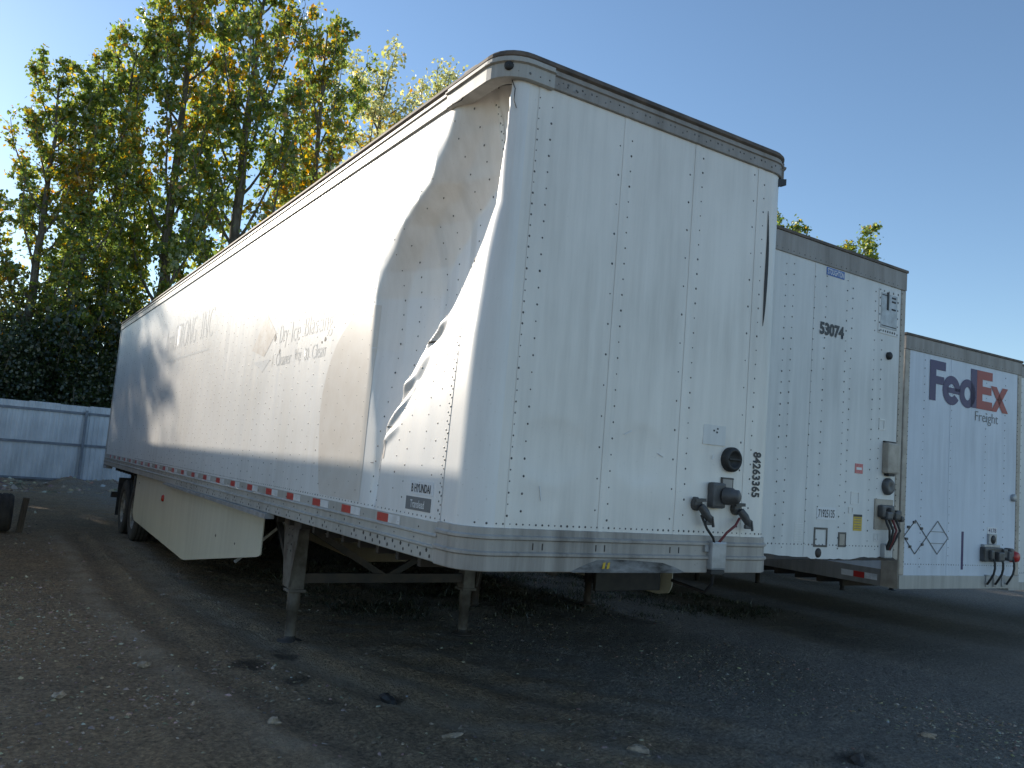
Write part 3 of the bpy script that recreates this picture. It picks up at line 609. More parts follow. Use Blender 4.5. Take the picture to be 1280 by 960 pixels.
# scuffs and bare metal along the fold
for (a, b, c, d, m) in ((1.085, 1.115, 1.80, 1.93, 'ghost_brown'), (1.12, 1.135, 1.70, 1.90, 'ghost_dark'), (.60, .72, 2.600, 2.612, 'gear_grey'), (.92, 1.02, 2.205, 2.215, 'gear_grey'), (.30, .315, 2.75, 2.95, 'ghost_dark'), (1.02, 1.10, 2.02, 2.028, 'gear_grey'), (.75, .80, 2.33, 2.345, 'ghost_dark'), (1.42, 1.50, 2.62, 2.626, 'ghost_dark'), (1.30, 1.34, 1.76, 1.765, 'gear_grey')):
    skin('scuff', a, b, c, d, m, T, .01, .01, .0022)
# scratches low on the nose
for x, z, dx, dz in ((1.12, 2.08, .06, .03), (.5, 1.62, -.02, .09), (1.42, 1.98, .05, -.02), (1.93, 1.98, .01, .03)):
    MB().bar((x, -.002, z), (x+dx, -.002, z+dz), .006, .003, (0, 1, 0)).build('scratch', 'sticker', T)

# =============================================================== other box trailers
def box_trailer(name, loc, rz, zb, zt, L2, label, body, cols, seams, posts=True, axles=None, gear_y=3.4, skirt=False, hz=.2, rail=0., tapes=(), corner_w=.085, rail_m='alu'):
    t = empty(name, loc, rz); tag(t, label, 'trailer', 'box trailers parked in a row')
    hdr = zt-hz; b0 = zb+rail
    xs = [corner_w] + list(seams) + [W-corner_w]
    for a, b in zip(xs[:-1], xs[1:]):
        MB().box(a+.0015, b-.0015, 0, .03, b0, hdr).build('front_panel', body, t)
    for x in seams: MB().box(x-.02, x+.02, -.003, .0, b0+.002, hdr-.002).build('seam_lap', body, t)
    for a, b in ((0, corner_w), (W-corner_w, W)): MB().box(a, b, -.006, .1, b0+.0, hdr, .012).build('corner_post', 'post_beige', t)
    MB().box(0, W, -.012, .1, hdr, zt-.03, .006).build('front_header', 'header', t)
    MB().box(-.012, W+.012, -.022, L2, zt-.03, zt, .006).build('roof', 'roof_edge', t)
    if rail: MB().box(0, W, -.014, .1, zb, b0, .006).build('nose_rail', 'alu', t)
    y = .1
    while y < L2-.1:
        e = min(y+1.22, L2) if L2-y > 1.8 else L2
        MB().box(.004, .03, y+.0015, e-.0015, zb+.2, zt-.16).build('side_panel', body, t); MB().box(W-.03, W-.004, y+.0015, e-.0015, zb+.2, zt-.16).build('side_panel', body, t); y = e
    for x0, x1 in ((-.004, .04), (W-.04, W+.004)):
        MB().box(x0, x1, .1, L2, zb-.0, zb+.2, .006).build('bottom_rail', rail_m, t); MB().box(x0, x1, .1, L2, zt-.16, zt-.03, .006).build('top_rail', 'header', t)
    MB().box(.03, W-.03, .05, L2-.02, zb+.02, zb+.09).build('floor', 'chassis', t)
    for a in (.06, W/2+.005): MB().box(a, a+W/2-.065, L2-.03, L2+.02, zb+.1, zt-.1).build('rear_door', body, t)
    MB().box(0, W, L2-.02, L2+.015, zb-.02, zb+.1).build('rear_sill', 'galv', t)
    P = []; N = []
    for i, x in enumerate(cols):
        z = b0+.1 + .04*(i % 3)
        while z < hdr-.05: P.append((x, -.003, z)); N.append((0, -1, 0)); z += .1
    for x in np.arange(corner_w+.03, W-corner_w, .052): P.append((x, -.001, b0+.13)); N.append((0, -1, 0))
    for x in np.arange(.1, W-.1, .08): P.append((x, -.012, hdr+.03)); N.append((0, -1, 0))
    for z in np.arange(b0+.1, hdr, .055):
        P += [(corner_w-.012, -.006, z), (W-corner_w+.012, -.006, z)]; N += [(0, -1, 0)]*2
    for y in np.arange(.4, L2-.2, .406):
        for z in np.arange(zb+.3, zt-.2, .2): P.append((.004, y, z)); N.append((-1, 0, 0))
    rivets(P, N, t, 'rivet', .0075)
    for (y, m, ln) in tapes: MB().box(-.0075, -.004, y, y+ln, zb+.06, zb+.13).build('reflector_tape', m, t)
    landing_gear(t, gear_y, (.36, 2.23), zb-.02, 'chassis')
    running_gear(t, axles or (L2-2.6, L2-1.35), L2, zb+.0)
    if skirt: 
        for x in (W-.062,): MB().prism([(11.5, zb), (11.5, .42), (11.4, .36), (3.3, .32), (3.12, .36), (3.07, .45), (3.07, zb)], lambda u, v, d, x=x: (x+d, u, v), .012).build('side_skirt', 'cream', t)
    return t
def dec(t):
    """helpers that stick things on a nose at trailer-local coordinates"""
    def bx_(name, x0, x1, z0, z1, d, m, bev=.0, parent=None): return MB().box(x0, x1, -d, .004, z0, z1, bev).build(name, m, parent or t)
    def tx(name, s_, x, z, wd, ht, m, bold=0, rot=0, off=.0045, parent=None, sp=1.0): return text(name, s_, m, parent or t, lambda u, v: (x+u, -off, z+v), wd, ht, bold, sp)
    return bx_, tx
# ---- second trailer
T2 = box_trailer('semi_trailer', (2.98, .846, 0), .0249, 1.20, 4.20, 15.6, 'white box trailer with black number 53074 on its nose', 'white_second', (.30, .40, .66, .77, 1.085, 1.26, 1.59, 1.68, 2.06, 2.19), (1.10,), skirt=True, gear_y=4.4, hz=.22)
bx_, tx = dec(T2)
b = bx_('maker_badge', 1.25, 1.53, 3.895, 4.0-.03, .004, 'blue_sticker'); text('lettering', 'STOUGHTON', 'sticker', b, lambda u, v: (1.262+u, -.0055, 3.905+v), .255, .055, .02)
tx('fleet_number', '53074', 1.18, 3.305, .375, .125, 'ink', .045)
ap = bx_('access_panel', 2.115, 2.46, 3.47, 3.93, .006, 'white_second', .002); bx_('panel_face', 2.15, 2.43, 3.53, 3.89, .010, 'galv', .003, ap)
rivets([(x, -.007, z) for x in (2.132, 2.445) for z in np.arange(3.49, 3.93, .085)] + [(x, -.007, 3.50) for x in np.arange(2.16, 2.44, .04)] + [(x, -.007, 3.912) for x in np.arange(2.2, 2.44, .08)], [(0, -1, 0)]*(len(np.arange(3.49, 3.93, .085))*2 + len(np.arange(2.16, 2.44, .04)) + len(np.arange(2.2, 2.44, .08))), ap, 'rivet', .011, .006)
bx_('slot', 2.245, 2.275, 3.72, 3.905, .016, 'black', .003, ap)
for z in (3.86, 3.82, 3.74): bx_('slot', 2.33, 2.40, z-.009, z+.009, .014, 'black', .003, ap)
bx_('slot', 2.16, 2.24, 3.865, 3.873, .013, 'black', .0, ap); bx_('slot', 2.16, 2.42, 3.55, 3.557, .013, 'black', .0, ap)
MB().lathe((2.31, 0, 3.255), (0, -1, 0), [(0, .04), (.025, .04), (.035, .028), (.036, .001)], 12).build('clearance_lamp', 'black', T2)
db = bx_('document_box', 2.265, 2.465, 2.06, 2.37, .07, 'post_beige', .02); bx_('latch', 2.31, 2.42, 2.035, 2.06, .05, 'black', .004, db); bx_('hinge', 2.27, 2.46, 2.37, 2.385, .03, 'black', .004, db)
MB().lathe((2.36, 0, 1.93), (0, -1, 0), [(0, .085), (.03, .085), (.05, .07), (.05, .04), (.04, .001)], 20).build('round_vent', 'gun_grey', T2)
e = bx_('connector_plate', 2.16, 2.47, 1.50, 1.80, .012, 'post_beige', .003)
for (x0, x1, z0, z1, d) in ((2.20, 2.27, 1.62, 1.74, .07), (2.26, 2.36, 1.60, 1.68, .09), (2.34, 2.41, 1.63, 1.72, .075), (2.40, 2.49, 1.60, 1.68, .09), (2.47, 2.56, 1.64, 1.70, .06), (2.23, 2.46, 1.70, 1.745, .04), (2.52, 2.575, 1.585, 1.645, .08)): bx_('connector', x0, x1, z0, z1, d, 'gun_grey', .02, e)
for x, m in ((2.27, 'black'), (2.33, 'black'), (2.39, 'red_hose'), (2.45, 'black')): MB().tube([(x, -.06, 1.6), (x+.01, -.1, 1.5), (2.33+(x-2.33)*.5, -.09, 1.40), (2.35+(x-2.35)*.3, -.04, 1.30)], .012, 7).build('air_hose', m, T2)
bx_('hose_guide', 2.29, 2.42, 1.22, 1.36, .05, 'galv', .01)
rl = bx_('warning_label', 1.82, 1.945, 2.03, 2.125, .004, 'red_label'); bx_('print', 1.84, 1.925, 2.065, 2.09, .0052, 'sticker', 0, rl)
yl = bx_('yellow_label', 1.825, 1.96, 1.475, 1.63, .004, 'yellow_label'); bx_('print', 1.825, 1.96, 1.61, 1.632, .0052, 'ink', 0, yl)
for z in (1.595, 1.57, 1.545, 1.52, 1.495): bx_('print', 1.84, 1.945, z-.003, z+.003, .0052, 'ink_grey', 0, yl)
pn = bx_('number_sticker', 1.255, 1.54, 1.565, 1.68, .004, 'sticker'); text('lettering', '71925135', 'ink', pn, lambda u, v: (1.275+u, -.0055, 1.585+v), .245, .075, .012)
def framed(t, x0, x1, z0, z1, m, th_=.018):
    q = MB(); q.box(x0, x1, -.006, .002, z0, z0+th_); q.box(x0, x1, -.006, .002, z1-th_, z1); q.box(x0, x0+th_, -.006, .002, z0+th_, z1-th_); q.box(x1-th_, x1, -.006, .002, z0+th_, z1-th_); return q.build('worn_frame', m, t)
framed(T2, 1.225, 1.425, 1.31, 1.49, 'gear_grey'); p2 = framed(T2, 1.595, 1.715, 1.315, 1.455, 'gear_grey'); bx_('worn_plate', 1.613, 1.697, 1.333, 1.437, .004, 'post_beige', 0, p2)
framed(T2, 1.77, 1.90, 1.73, 1.85, 'ghost', .008); framed(T2, 1.74, 1.81, 1.64, 1.70, 'ghost_dark', .008); framed(T2, 2.19, 2.29, 2.49, 2.60, 'ghost_dark', .012); framed(T2, 2.17, 2.25, 1.38, 1.46, 'ghost_dark', .012)
MB().lathe((1.30, 0, 1.255), (0, -1, 0), [(0, .045), (.004, .045), (.005, .001)], 14).build('stain_spot', 'chassis', T2)
for z in np.arange(1.36, 1.52, .022): bx_('faded_print', .94, 1.06, z, z+.006, .003, 'ghost_dark')
MB().box(1.35, 2.45, 3.2, 3.26, .38, 1.15, .01).build('mud_flap', 'black', T2)
MB().box(.5, 1.2, 5.2, 6.4, .45, 1.1, .02).build('pallet_box', 'black', T2)
# chewed bottom edge of the nose
pl = [(.02, 1.195)] + [(x, 1.205 + .02*math.sin(x*3.1) + random.uniform(0, .022)) for x in np.linspace(.25, 2.5, 34)] + [(2.57, 1.195)]
MB().prism(pl, lambda u, v, d: (u, -.0065+d, v), .006).build('chewed_edge', 'chassis', T2)
# ---- third trailer with the parcel-carrier lettering
T3 = box_trailer('semi_trailer', (6.817, 1.691, -.30), -.0201, 1.075, 4.12, 14.0, 'bluish white box trailer with big purple and red lettering on its nose', 'white_third', (.40, .98, 1.75, 2.2), (.97,), hz=.20, rail=.16, axles=(11.2, 12.4), gear_y=6.5,
                 tapes=((.27, 'white_tape', .17), (.445, 'red_tape', .15), (.60, 'white_tape', .17)), corner_w=.095, rail_m='rail_dark')
MB().box(-.012, -.0045, .0, .22, 1.075, 1.075+.33, .002).build('corner_plate', 'post_beige', T3)
bx_, tx = dec(T3); z3 = .30
def poly_letters(nm, polys, m, x0, z0, sx, sz):
    mb = MB()
    for pg in polys: mb.add([(x0+u*sx, -.0055, z0+v*sz) for u, v in pg], [tuple(range(len(pg)))])
    return mb.build(nm, m, T3)
def ring(cx, cz, rx, rz, ix, iz, a0, a1, n=28):
    out = []
    for i in range(n):
        t0 = a0+(a1-a0)*i/n; t1 = a0+(a1-a0)*(i+1)/n
        out.append([(cx+rx*math.cos(t0), cz+rz*math.sin(t0)), (cx+rx*math.cos(t1), cz+rz*math.sin(t1)), (cx+ix*math.cos(t1), cz+iz*math.sin(t1)), (cx+ix*math.cos(t0), cz+iz*math.sin(t0))])
    return out
R4 = lambda a, b, c, d: [(a, c), (b, c), (b, d), (a, d)]
ZL = 3.06+z3                                        # baseline, letters about half a metre tall
poly_letters('letter_f', [R4(0, .13, 0, .50), R4(.13, .33, .39, .50), R4(.13, .30, .21, .31)], 'purple', .50, ZL, 1, 1)
poly_letters('letter_e', ring(.19, .165, .19, .185, .075, .08, 0, math.pi*2-.62) + [R4(.10, .375, .13, .20)], 'purple', .775, ZL, 1, 1)
poly_letters('letter_d', ring(.18, .165, .18, .185, .07, .085, 0, math.pi*2) + [R4(.25, .385, 0, .50)], 'purple', 1.135, ZL, 1, 1)
poly_letters('letter_e', [R4(0, .13, 0, .50), R4(.13, .36, .39, .50), R4(.13, .34, .20, .30), R4(.13, .36, 0, .11)], 'red_letter', 1.522, ZL, 1, 1)
poly_letters('letter_x', [[(0, 0), (.13, 0), (.40, .33), (.27, .33)], [(.27, 0), (.41, 0), (.13, .33), (-.01, .33)]], 'red_letter', 1.855, ZL, 1, 1)
tx('lettering', 'Freight', 1.50, 2.86+z3, .53, .165, 'ink_grey', -.005)
def diamond(cx, cz, hw, hh, m, inner=False):
    q = MB(); c4 = [(cx-hw, cz), (cx, cz+hh), (cx+hw, cz), (cx, cz-hh)]
    for a, b in zip(c4, c4[1:]+c4[:1]): q.bar((a[0], -.005, a[1]), (b[0], -.005, b[1]), .009, .004, (0, 1, 0))
    if inner:
        for z in (cz+.07, cz-.07): q.bar((cx-hw*.62, -.005, z), (cx+hw*.62, -.005, z), .006, .004, (0, 1, 0))
    return q.build('placard_frame', m, T3)
d1 = diamond(.30, 1.385+z3, .225, .20, 'gun_grey'); diamond(.75, 1.39+z3, .225, .20, 'ink_grey', True)
for x, z in ((.16, 1.50), (.42, 1.49), (.44, 1.30), (.2, 1.27), (.13, 1.36), (.27, 1.56)): bx_('placard_clip', x-.02, x+.02, z+z3-.015, z+z3+.015, .015, 'gun_grey', .003, d1)
bx_('paint_bar', 1.265, 1.31, 1.01+z3, 1.48+z3, .003, 'purple')
mk = bx_('number_sticker', 1.84, 2.06, 1.475+z3, 1.55+z3, .004, 'sticker'); text('lettering', '4178', 'purple', mk, lambda u, v: (1.86+u, -.0055, 1.485+z3+v), .18, .055, .01)
v = bx_('vent_square', 1.84, 2.02, 1.34+z3, 1.47+z3, .03, 'galv', .006); MB().lathe((1.93, -.03, 1.40+z3), (0, -1, 0), [(0, .055), (.004, .055), (.005, .001)], 14).build('vent_hole', 'black', v)
e = bx_('connector_box', 1.68, 2.10, 1.12+z3, 1.30+z3, .07, 'gun_grey', .015)
bx_('cover', 1.70, 2.06, 1.30+z3, 1.335+z3, .05, 'galv', .006, e)
for x0, x1, z0, d in ((1.76, 1.84, 1.15, .11), (1.90, 2.04, 1.13, .13), (2.06, 2.16, 1.17, .10), (2.15, 2.24, 1.14, .12), (2.24, 2.33, 1.18, .09)): bx_('connector', x0, x1, z0+z3, z0+.12+z3, d, 'gun_grey', .02, e)
for x, m in ((1.83, 'black'), (2.02, 'black'), (2.28, 'black')): MB().tube([(x, -.09, 1.18+z3), (x+.005, -.11, 1.11+z3), (x+.0, -.115, 1.04+z3), (x-.02, -.11, .97+z3), (x-.035, -.08, .90+z3), (x-.04, -.04, .83+z3)], .014, 8).build('air_hose', m, T3)
MB().lathe((2.41, 0, 1.19+z3), (0, -1, .0), [(0, .075), (.05, .075), (.09, .06), (.10, .03), (.10, .001)], 16).build('red_coupling', 'red_tape', T3)
MB().lathe((2.42, 0, 1.96+z3), (0, -1, 0), [(0, .05), (.03, .05), (.04, .03), (.04, .001)], 12).build('clearance_lamp', 'galv', T3)
for x in (1.83, 2.0, 2.2): bx_('hose_guide', x-.04, x+.04, .80+z3, .95+z3, .03, 'galv', .006)
# ---- fourth trailer, at the right edge, and the one left of the frame that throws the low shadow
TAPE4 = ((.22, 'white_tape', .33), (.552, 'red_tape', .326), (.88, 'white_tape', .36))
T4 = box_trailer('semi_trailer', (10.36, 2.25, -.30), 0, .94, 4.29, 14, 'grey white box trailer half cut off at the right edge', 'white_second', (.3, .45, 1.1, 1.25), (1.2,), gear_y=6.5, hz=.2, rail=.12, rail_m='rail_dark', tapes=TAPE4)
T5 = box_trailer('semi_trailer', (-2.63-W, 7.0, 0), 0, 1.18, 4.28, 16.15, 'plain white box trailer left of the dented one, outside the frame', 'white', (.3, .45, 1.1, 1.25), (1.2,), gear_y=6.5, hz=.2, rail=.12)

T6 = box_trailer('semi_trailer', (14.2, 1.5, -.35), 0, 1.2, 4.25, 14, 'unseen white box trailer added beyond the right edge to block sky light', 'white_second', (.3, .45, 1.1, 1.25), (1.2,), gear_y=6.5, hz=.2, rail=.12)  # added out of view to cut sky light reaching the ground

# =============================================================== fence
FN = empty('metal_fence', (0, 30.6, 0)); tag(FN, 'tall pale blue corrugated metal fence behind the yard', 'fence')
xs_ = np.linspace(0, 1.0, 49); pr = [.02*(1 if (i % 8) in (2, 3, 4, 5) else 0) for i in range(49)]
mb = MB(); V = [(x, -d, z) for z in (.08, 2.88) for x, d in zip(xs_, pr)]; n = 49
mb.add(V, [(i, i+1, n+i+1, n+i) for i in range(n-1)]); sme = mb.mesh('fence_sheet'); sme.materials.append(M['fence_sheet'])
for i in range(-14, 46):
    o = bpy.data.objects.new('fence_sheet', sme); col.objects.link(o); o.parent = FN; o.location = (i*.995, random.uniform(-.006, .006), random.uniform(-.02, .02))
pm = MB().box(-.045, .045, -.14, -.05, -.1, 2.72).mesh('post'); pm.materials.append(M['fence_post'])
for x in np.arange(-11.1, 46, 3.0):
    o = bpy.data.objects.new('fence_post', pm); col.objects.link(o); o.parent = FN; o.location = (x, 0, 0)
for z in (.12, 1.42, 2.60): MB().box(-14, 46, -.052, -.022, z-.045, z+.045).build('fence_rail', 'fence_post', FN)
MB().box(-14, 46, -.16, .1, -.3, .10).build('footing', 'gear_grey', FN)
# rubble heap along the foot of the fence
# =============================================================== trees
GREEN = np.array([(.15, .185, .04), (.105, .15, .034), (.20, .21, .045), (.075, .115, .03)])
PALE = np.array([(.30, .30, .14), (.24, .26, .12), (.36, .33, .15), (.20, .22, .10)])  # backlit, hazy look of the far crowns put into the leaf colour
YEL = np.array([(.30, .22, .03), (.38, .24, .025), (.24, .20, .035), (.32, .16, .025)])
def branch_tubes(br, n=6):
    mb = MB()
    for pts, rs in br: mb.tube(pts, rs, n if rs[0] > .05 else 4, cap=False)
    return mb
def leaves_mesh(name, C, size, colr):
    k = len(C); a = RNG.normal(size=(k, 3)); a /= np.linalg.norm(a, axis=1)[:, None]; b = np.cross(a, RNG.normal(size=(k, 3))); b /= np.linalg.norm(b, axis=1)[:, None]
    sz = (size*RNG.uniform(.45, 1.6, k))[:, None]; c = np.cross(a, b)
    V = np.stack([C - a*sz*.55, C + b*sz*.42 - a*sz*.05 + c*sz*.08, C + a*sz*.6, C - b*sz*.42 - a*sz*.05 + c*sz*.08], 1).reshape(-1, 3)
    F = np.arange(k*4).reshape(k, 4); me = np_mesh(name, V, F)
    ca = me.color_attributes.new('leaf', 'FLOAT_COLOR', 'POINT'); cc = np.repeat(np.concatenate([colr, np.ones((k, 1))], 1), 4, 0)
    ca.data.foreach_set('color', cc.astype(np.float32).ravel()); me.materials.append(M['leaf']); return me
def poplar(seed, H, spread, nl, n_leaf, yellow, base=.10, size=.165, tw=.23, asc=2.0, pal=None):
    """upright tree: trunk, ascending limbs, twigs, leaf clumps round the twigs"""
    g = np.random.default_rng(seed); br = []; tips = []; wts = []
    tr = []; x = y = 0
    for i in range(14):
        z = H*i/13*.97; x += g.normal()*.10; y += g.normal()*.10; tr.append((x, y, z))
    tr = np.array(tr); br.append(([Vector(p) for p in tr], [.017*H*(1-i/13.5)**.9 + .012 for i in range(14)]))
    for i in range(nl):
        h = base + (.94-base)*((i+.5)/nl)**.85 + g.normal()*.012; zt_ = h*H; p0 = np.array([np.interp(zt_, tr[:, 2], tr[:, j]) for j in range(3)])
        az = i*2.399 + g.normal()*.35; ln = H*(.30*(1-h)**.75 + .05)*g.uniform(.75, 1.15)
        dr = np.array([math.cos(az), math.sin(az), 0]); pts = [p0]; d = dr*spread + np.array([0, 0, 1.])*.55; p = p0.copy()
        for q in range(7):
            d = d/np.linalg.norm(d); p = p + d*ln/6; pts.append(p.copy()); d = d + np.array([0, 0, asc*.12]) + g.normal(size=3)*.09
        r0 = .0042*H*(1-h*.6); br.append(([Vector(a) for a in pts], [r0*(1-q/8) + .006 for q in range(8)]))
        pts = np.array(pts)
        for q in range(int(7 + ln*3.2)):
            t = g.uniform(.18, 1)*7; a = int(min(t, 6)); b0 = pts[a] + (pts[a+1]-pts[a])*(t-a)
            dv = g.normal(size=3)*.75 + dr*.35 + np.array([0, 0, .55]); dv /= np.linalg.norm(dv); l2 = g.uniform(.35, 1.0)*(.35+ln*.13); e = b0 + dv*l2
            br.append(([Vector(b0), Vector(b0+dv*l2*.5+g.normal(size=3)*.03), Vector(e)], [.012, .008, .004])); 
            for tt in (.45, .75, 1.0): tips.append(b0 + dv*l2*tt); wts.append(.5+tt)
    for z in np.linspace(.86, .985, 8): tips.append(np.array([np.interp(z*H, tr[:, 2], tr[:, j]) for j in range(3)]) + g.normal(size=3)*.1); wts.append(1.)
    tips = np.array(tips); wts = np.array(wts)*g.uniform(.1, 1, len(wts))**2*2.2; wts /= wts.sum()
    idx = g.choice(len(tips), n_leaf, p=wts); C = tips[idx] + g.normal(size=(n_leaf, 3))*tw*np.array([1, 1, .85])*g.uniform(.25, 1, n_leaf)[:, None]
    # colour by clump: yellow patches sit where autumn has come first
    pc = g.uniform(0, 1, (7, 3))*np.array([5, 5, H]) - np.array([2.5, 2.5, 0]); dmin = np.min(np.linalg.norm((C[:, None]-pc[None])/np.array([1, 1, 1.3]), axis=2), axis=1)
    py = np.clip(yellow*np.exp(-(dmin/1.4)**2)*2.4 + yellow*.22, 0, .95)
    isy = g.uniform(size=n_leaf) < py; colr = (GREEN if pal is None else pal)[g.integers(0, 4, n_leaf)].copy(); colr[isy] = YEL[g.integers(0, 4, isy.sum())]
    colr *= g.uniform(.7, 1.3, (n_leaf, 1))
    wood = branch_tubes(br).mesh('wood'); wood.materials.append(M['bark'])
    return wood, leaves_mesh('leaves', C, size, colr)
def place_tree(meshes, loc, rz, sc, label, group='poplar trees behind the fence', name='poplar_tree', cat='tree'):
    t = empty(name, loc, rz); t.scale = (sc[0], sc[0], sc[1]) if hasattr(sc, '__len__') else (sc,)*3; tag(t, label, cat, group)
    for nm, me in (('trunk', meshes[0]), ('crown', meshes[1])):
        o = bpy.data.objects.new(nm, me); col.objects.link(o); o.parent = t
    return t
PA = poplar(11, 21, .52, 30, 17000, .34); PB = poplar(23, 21, .56, 32, 18500, .26); PC = poplar(37, 21, .40, 28, 15500, .15); PD = poplar(41, 21, .6, 30, 11000, .25, size=.16, tw=.34, pal=PALE)
place_tree(PA, (-1.6, 36, 0), .4, (.82, .83), 'leftmost poplar with a large yellow patch in its crown')
place_tree(PC, (.35, 36.5, 0), 2.2, (.85, .84), 'narrow dark green poplar, second from the left')
place_tree(PC, (1.4, 38.5, 0), 4.0, (.9, 1.02), 'tall slim poplar between the dark green one and the big yellowing one')
place_tree(PB, (3.6, 37, 0), 1.1, (1.0, 1.2), 'tall poplar with orange leaves running off the top, left of the broadest one')
place_tree(PA, (7.3, 36.5, 0), 3.1, (1.1, 1.32), 'broad tall poplar whose top leaves the frame, fourth from the trailer corner')
place_tree(PB, (10.8, 37.5, 0), 5.0, (.95, 1.18), 'poplar with brownish crown right of the tallest two')
place_tree(PD, (15.8, 41, 0), 0.6, (1.25, 1.20), 'pale sparse poplar just left of the crushed trailer corner')
place_tree(PD, (19.6, 43, 0), 2.9, (1.15, 1.27), 'pale small tipped poplar partly hidden by the trailer roof edge')
for (me_, x, y, rz_, sc_, lb) in ((PC, -5.6, 37.5, .9, (.8, .70), 'poplar just left of the frame behind the fence'), (PA, -7.0, 37.4, 2.0, (.8, .80), 'far left poplar outside the frame, front row'),
        (PB, -8.6, 43, 3.0, (.9, .9), 'back row poplar left of the frame, farthest out'), (PB, -7.2, 45, 1.0, (.8, .8), 'back row poplar left of the frame, nearer the picture')):
    place_tree(me_, (x, y, 0), rz_, sc_, lb)
place_tree(PC, (41.0, 32, 0), .3, (1.0, .93), 'dark treetop rising over the second trailer roof, nearest the white wall edge', 'treetops over the trailers')
place_tree(PC, (44.0, 33, 0), 1.9, (.8, .86), 'small treetop in the middle over the second trailer roof', 'treetops over the trailers')
place_tree(PC, (47.6, 32, 0), 2.5, (1.1, .94), 'bushy treetop over the right half of the second trailer roof', 'treetops over the trailers')
place_tree(PC, (50.6, 33, 0), 4.5, (.6, .86), 'thin treetop at the right end of the second trailer roof', 'treetops over the trailers')
def bush(seed, R, H, n, size, colr0):
    g = np.random.default_rng(seed); br = []; tips = []
    for i in range(26):
        az = g.uniform(0, 6.28); el = g.uniform(.35, 1.5); ln = g.uniform(.6, 1.05); e = np.array([math.cos(az)*math.cos(el)*R*1.3, math.sin(az)*math.cos(el)*R*1.3, math.sin(el)*H])*ln
        m_ = e*.5 + g.normal(size=3)*.2; br.append(([Vector((0, 0, 0)), Vector(m_), Vector(e)], [.07, .045, .015]))
        for q in range(26): t = g.uniform(.25, 1.05); tips.append(e*t + g.normal(size=3)*R*.22)
    tips = np.array(tips); idx = g.choice(len(tips), n); C = tips[idx] + g.normal(size=(n, 3))*.3; C = C[C[:, 2] > .05]; n = len(C)
    wood = branch_tubes(br).mesh('wood'); wood.materials.append(M['bark'])
    return wood, leaves_mesh('leaves', C, size, np.array(colr0)[None]*g.uniform(.6, 1.4, (n, 1)))
BA = bush(5, 2.0, 6.4, 36000, .105, (.026, .040, .014)); BB = bush(8, 1.9, 5.2, 32000, .105, (.032, .046, .014))
place_tree(BA, (-2.0, 34.4, 0), 0, (1.0, 1.02), 'dark dense evergreen bush at the left edge above the fence', 'dark bushes behind the fence', 'evergreen_bush', 'bush')
place_tree(BB, (1.2, 34.6, 0), 1.4, (1.0, .95), 'dark bush behind the fence beside the trailer rear', 'dark bushes behind the fence', 'evergreen_bush', 'bush')
place_tree(BB, (4.6, 34.8, 0), 3.4, (1.1, 1.0), 'dark bush mostly hidden behind the trailer rear', 'dark bushes behind the fence', 'evergreen_bush', 'bush')
place_tree(BA, (-5.5, 34.4, 0), 3.4, (1.0, .95), 'dark bush left of the frame behind the fence', 'dark bushes behind the fence', 'evergreen_bush', 'bush')

place_tree(BA, (-.6, 36.6, 0), 2.1, (1.25, 1.45), 'tallest dark bush rising behind the two fence bushes', 'dark bushes behind the fence', 'evergreen_bush', 'bush')
place_tree(BB, (3.0, 36.8, 0), 4.2, (1.3, 1.5), 'tall dark bush just over the trailer rear corner', 'dark bushes behind the fence', 'evergreen_bush', 'bush')

# =============================================================== small things on the ground
def gz_(x, y): return float(ground_h(np.array(x), np.array(y)))
def rock_mesh(seed, sx, sy, sz, n=2):
    import bmesh
    bm = bmesh.new(); bmesh.ops.create_icosphere(bm, subdivisions=n, radius=1); o = Vector((seed*3.1, seed*1.7, 0))
    for v_ in bm.verts:
        q = 1 + .75*noise.noise(v_.co*1.3 + o) + .4*noise.noise(v_.co*3.1 + o); v_.co = Vector((v_.co.x*sx*q, v_.co.y*sy*q, v_.co.z*sz*q))
    me = bpy.data.meshes.new('rock'); bm.to_mesh(me); bm.free(); return me
ROCKS = [(.47, .78, .07, .035, .018, 'flat pale stone lying at the bottom centre of the yard', 'stone'), (.44, 1.73, .10, .06, .055, 'black clod of debris on the dirt below the landing leg', 'black'),
         (1.5, .10, .075, .055, .04, 'grey stone beside a dark hollow near the bottom edge', 'stone'), (3.0, -.5, .10, .05, .03, 'dark flat stone near the lower right of the yard', 'chassis'),
         (4.07, -.36, .06, .035, .025, 'pale stone alone on the right part of the yard', 'stone'), (-1.09, 3.04, .05, .035, .03, 'stone with a dark hollow on the rutted left ground', 'stone'),
         (-.31, 6.6, .05, .035, .022, 'pale stone beside the wheel rut under the skirt', 'stone'), (-.56, 1.35, .042, .032, .028, 'rounded stone between the ruts at lower left', 'stone'), (-1.75, 2.3, .05, .04, .025, 'greyish stone at the left edge among gravel', 'stone')]
for i, (x, y, a, b, c, lb, m) in enumerate(ROCKS):
    o = link('rock', rock_mesh(i+2, a, b, c), m); o.location = (x, y, gz_(x, y)+c*.25); o.rotation_euler = (0, 0, i*1.3); tag(o, lb, 'stone', 'larger stones on the dirt')
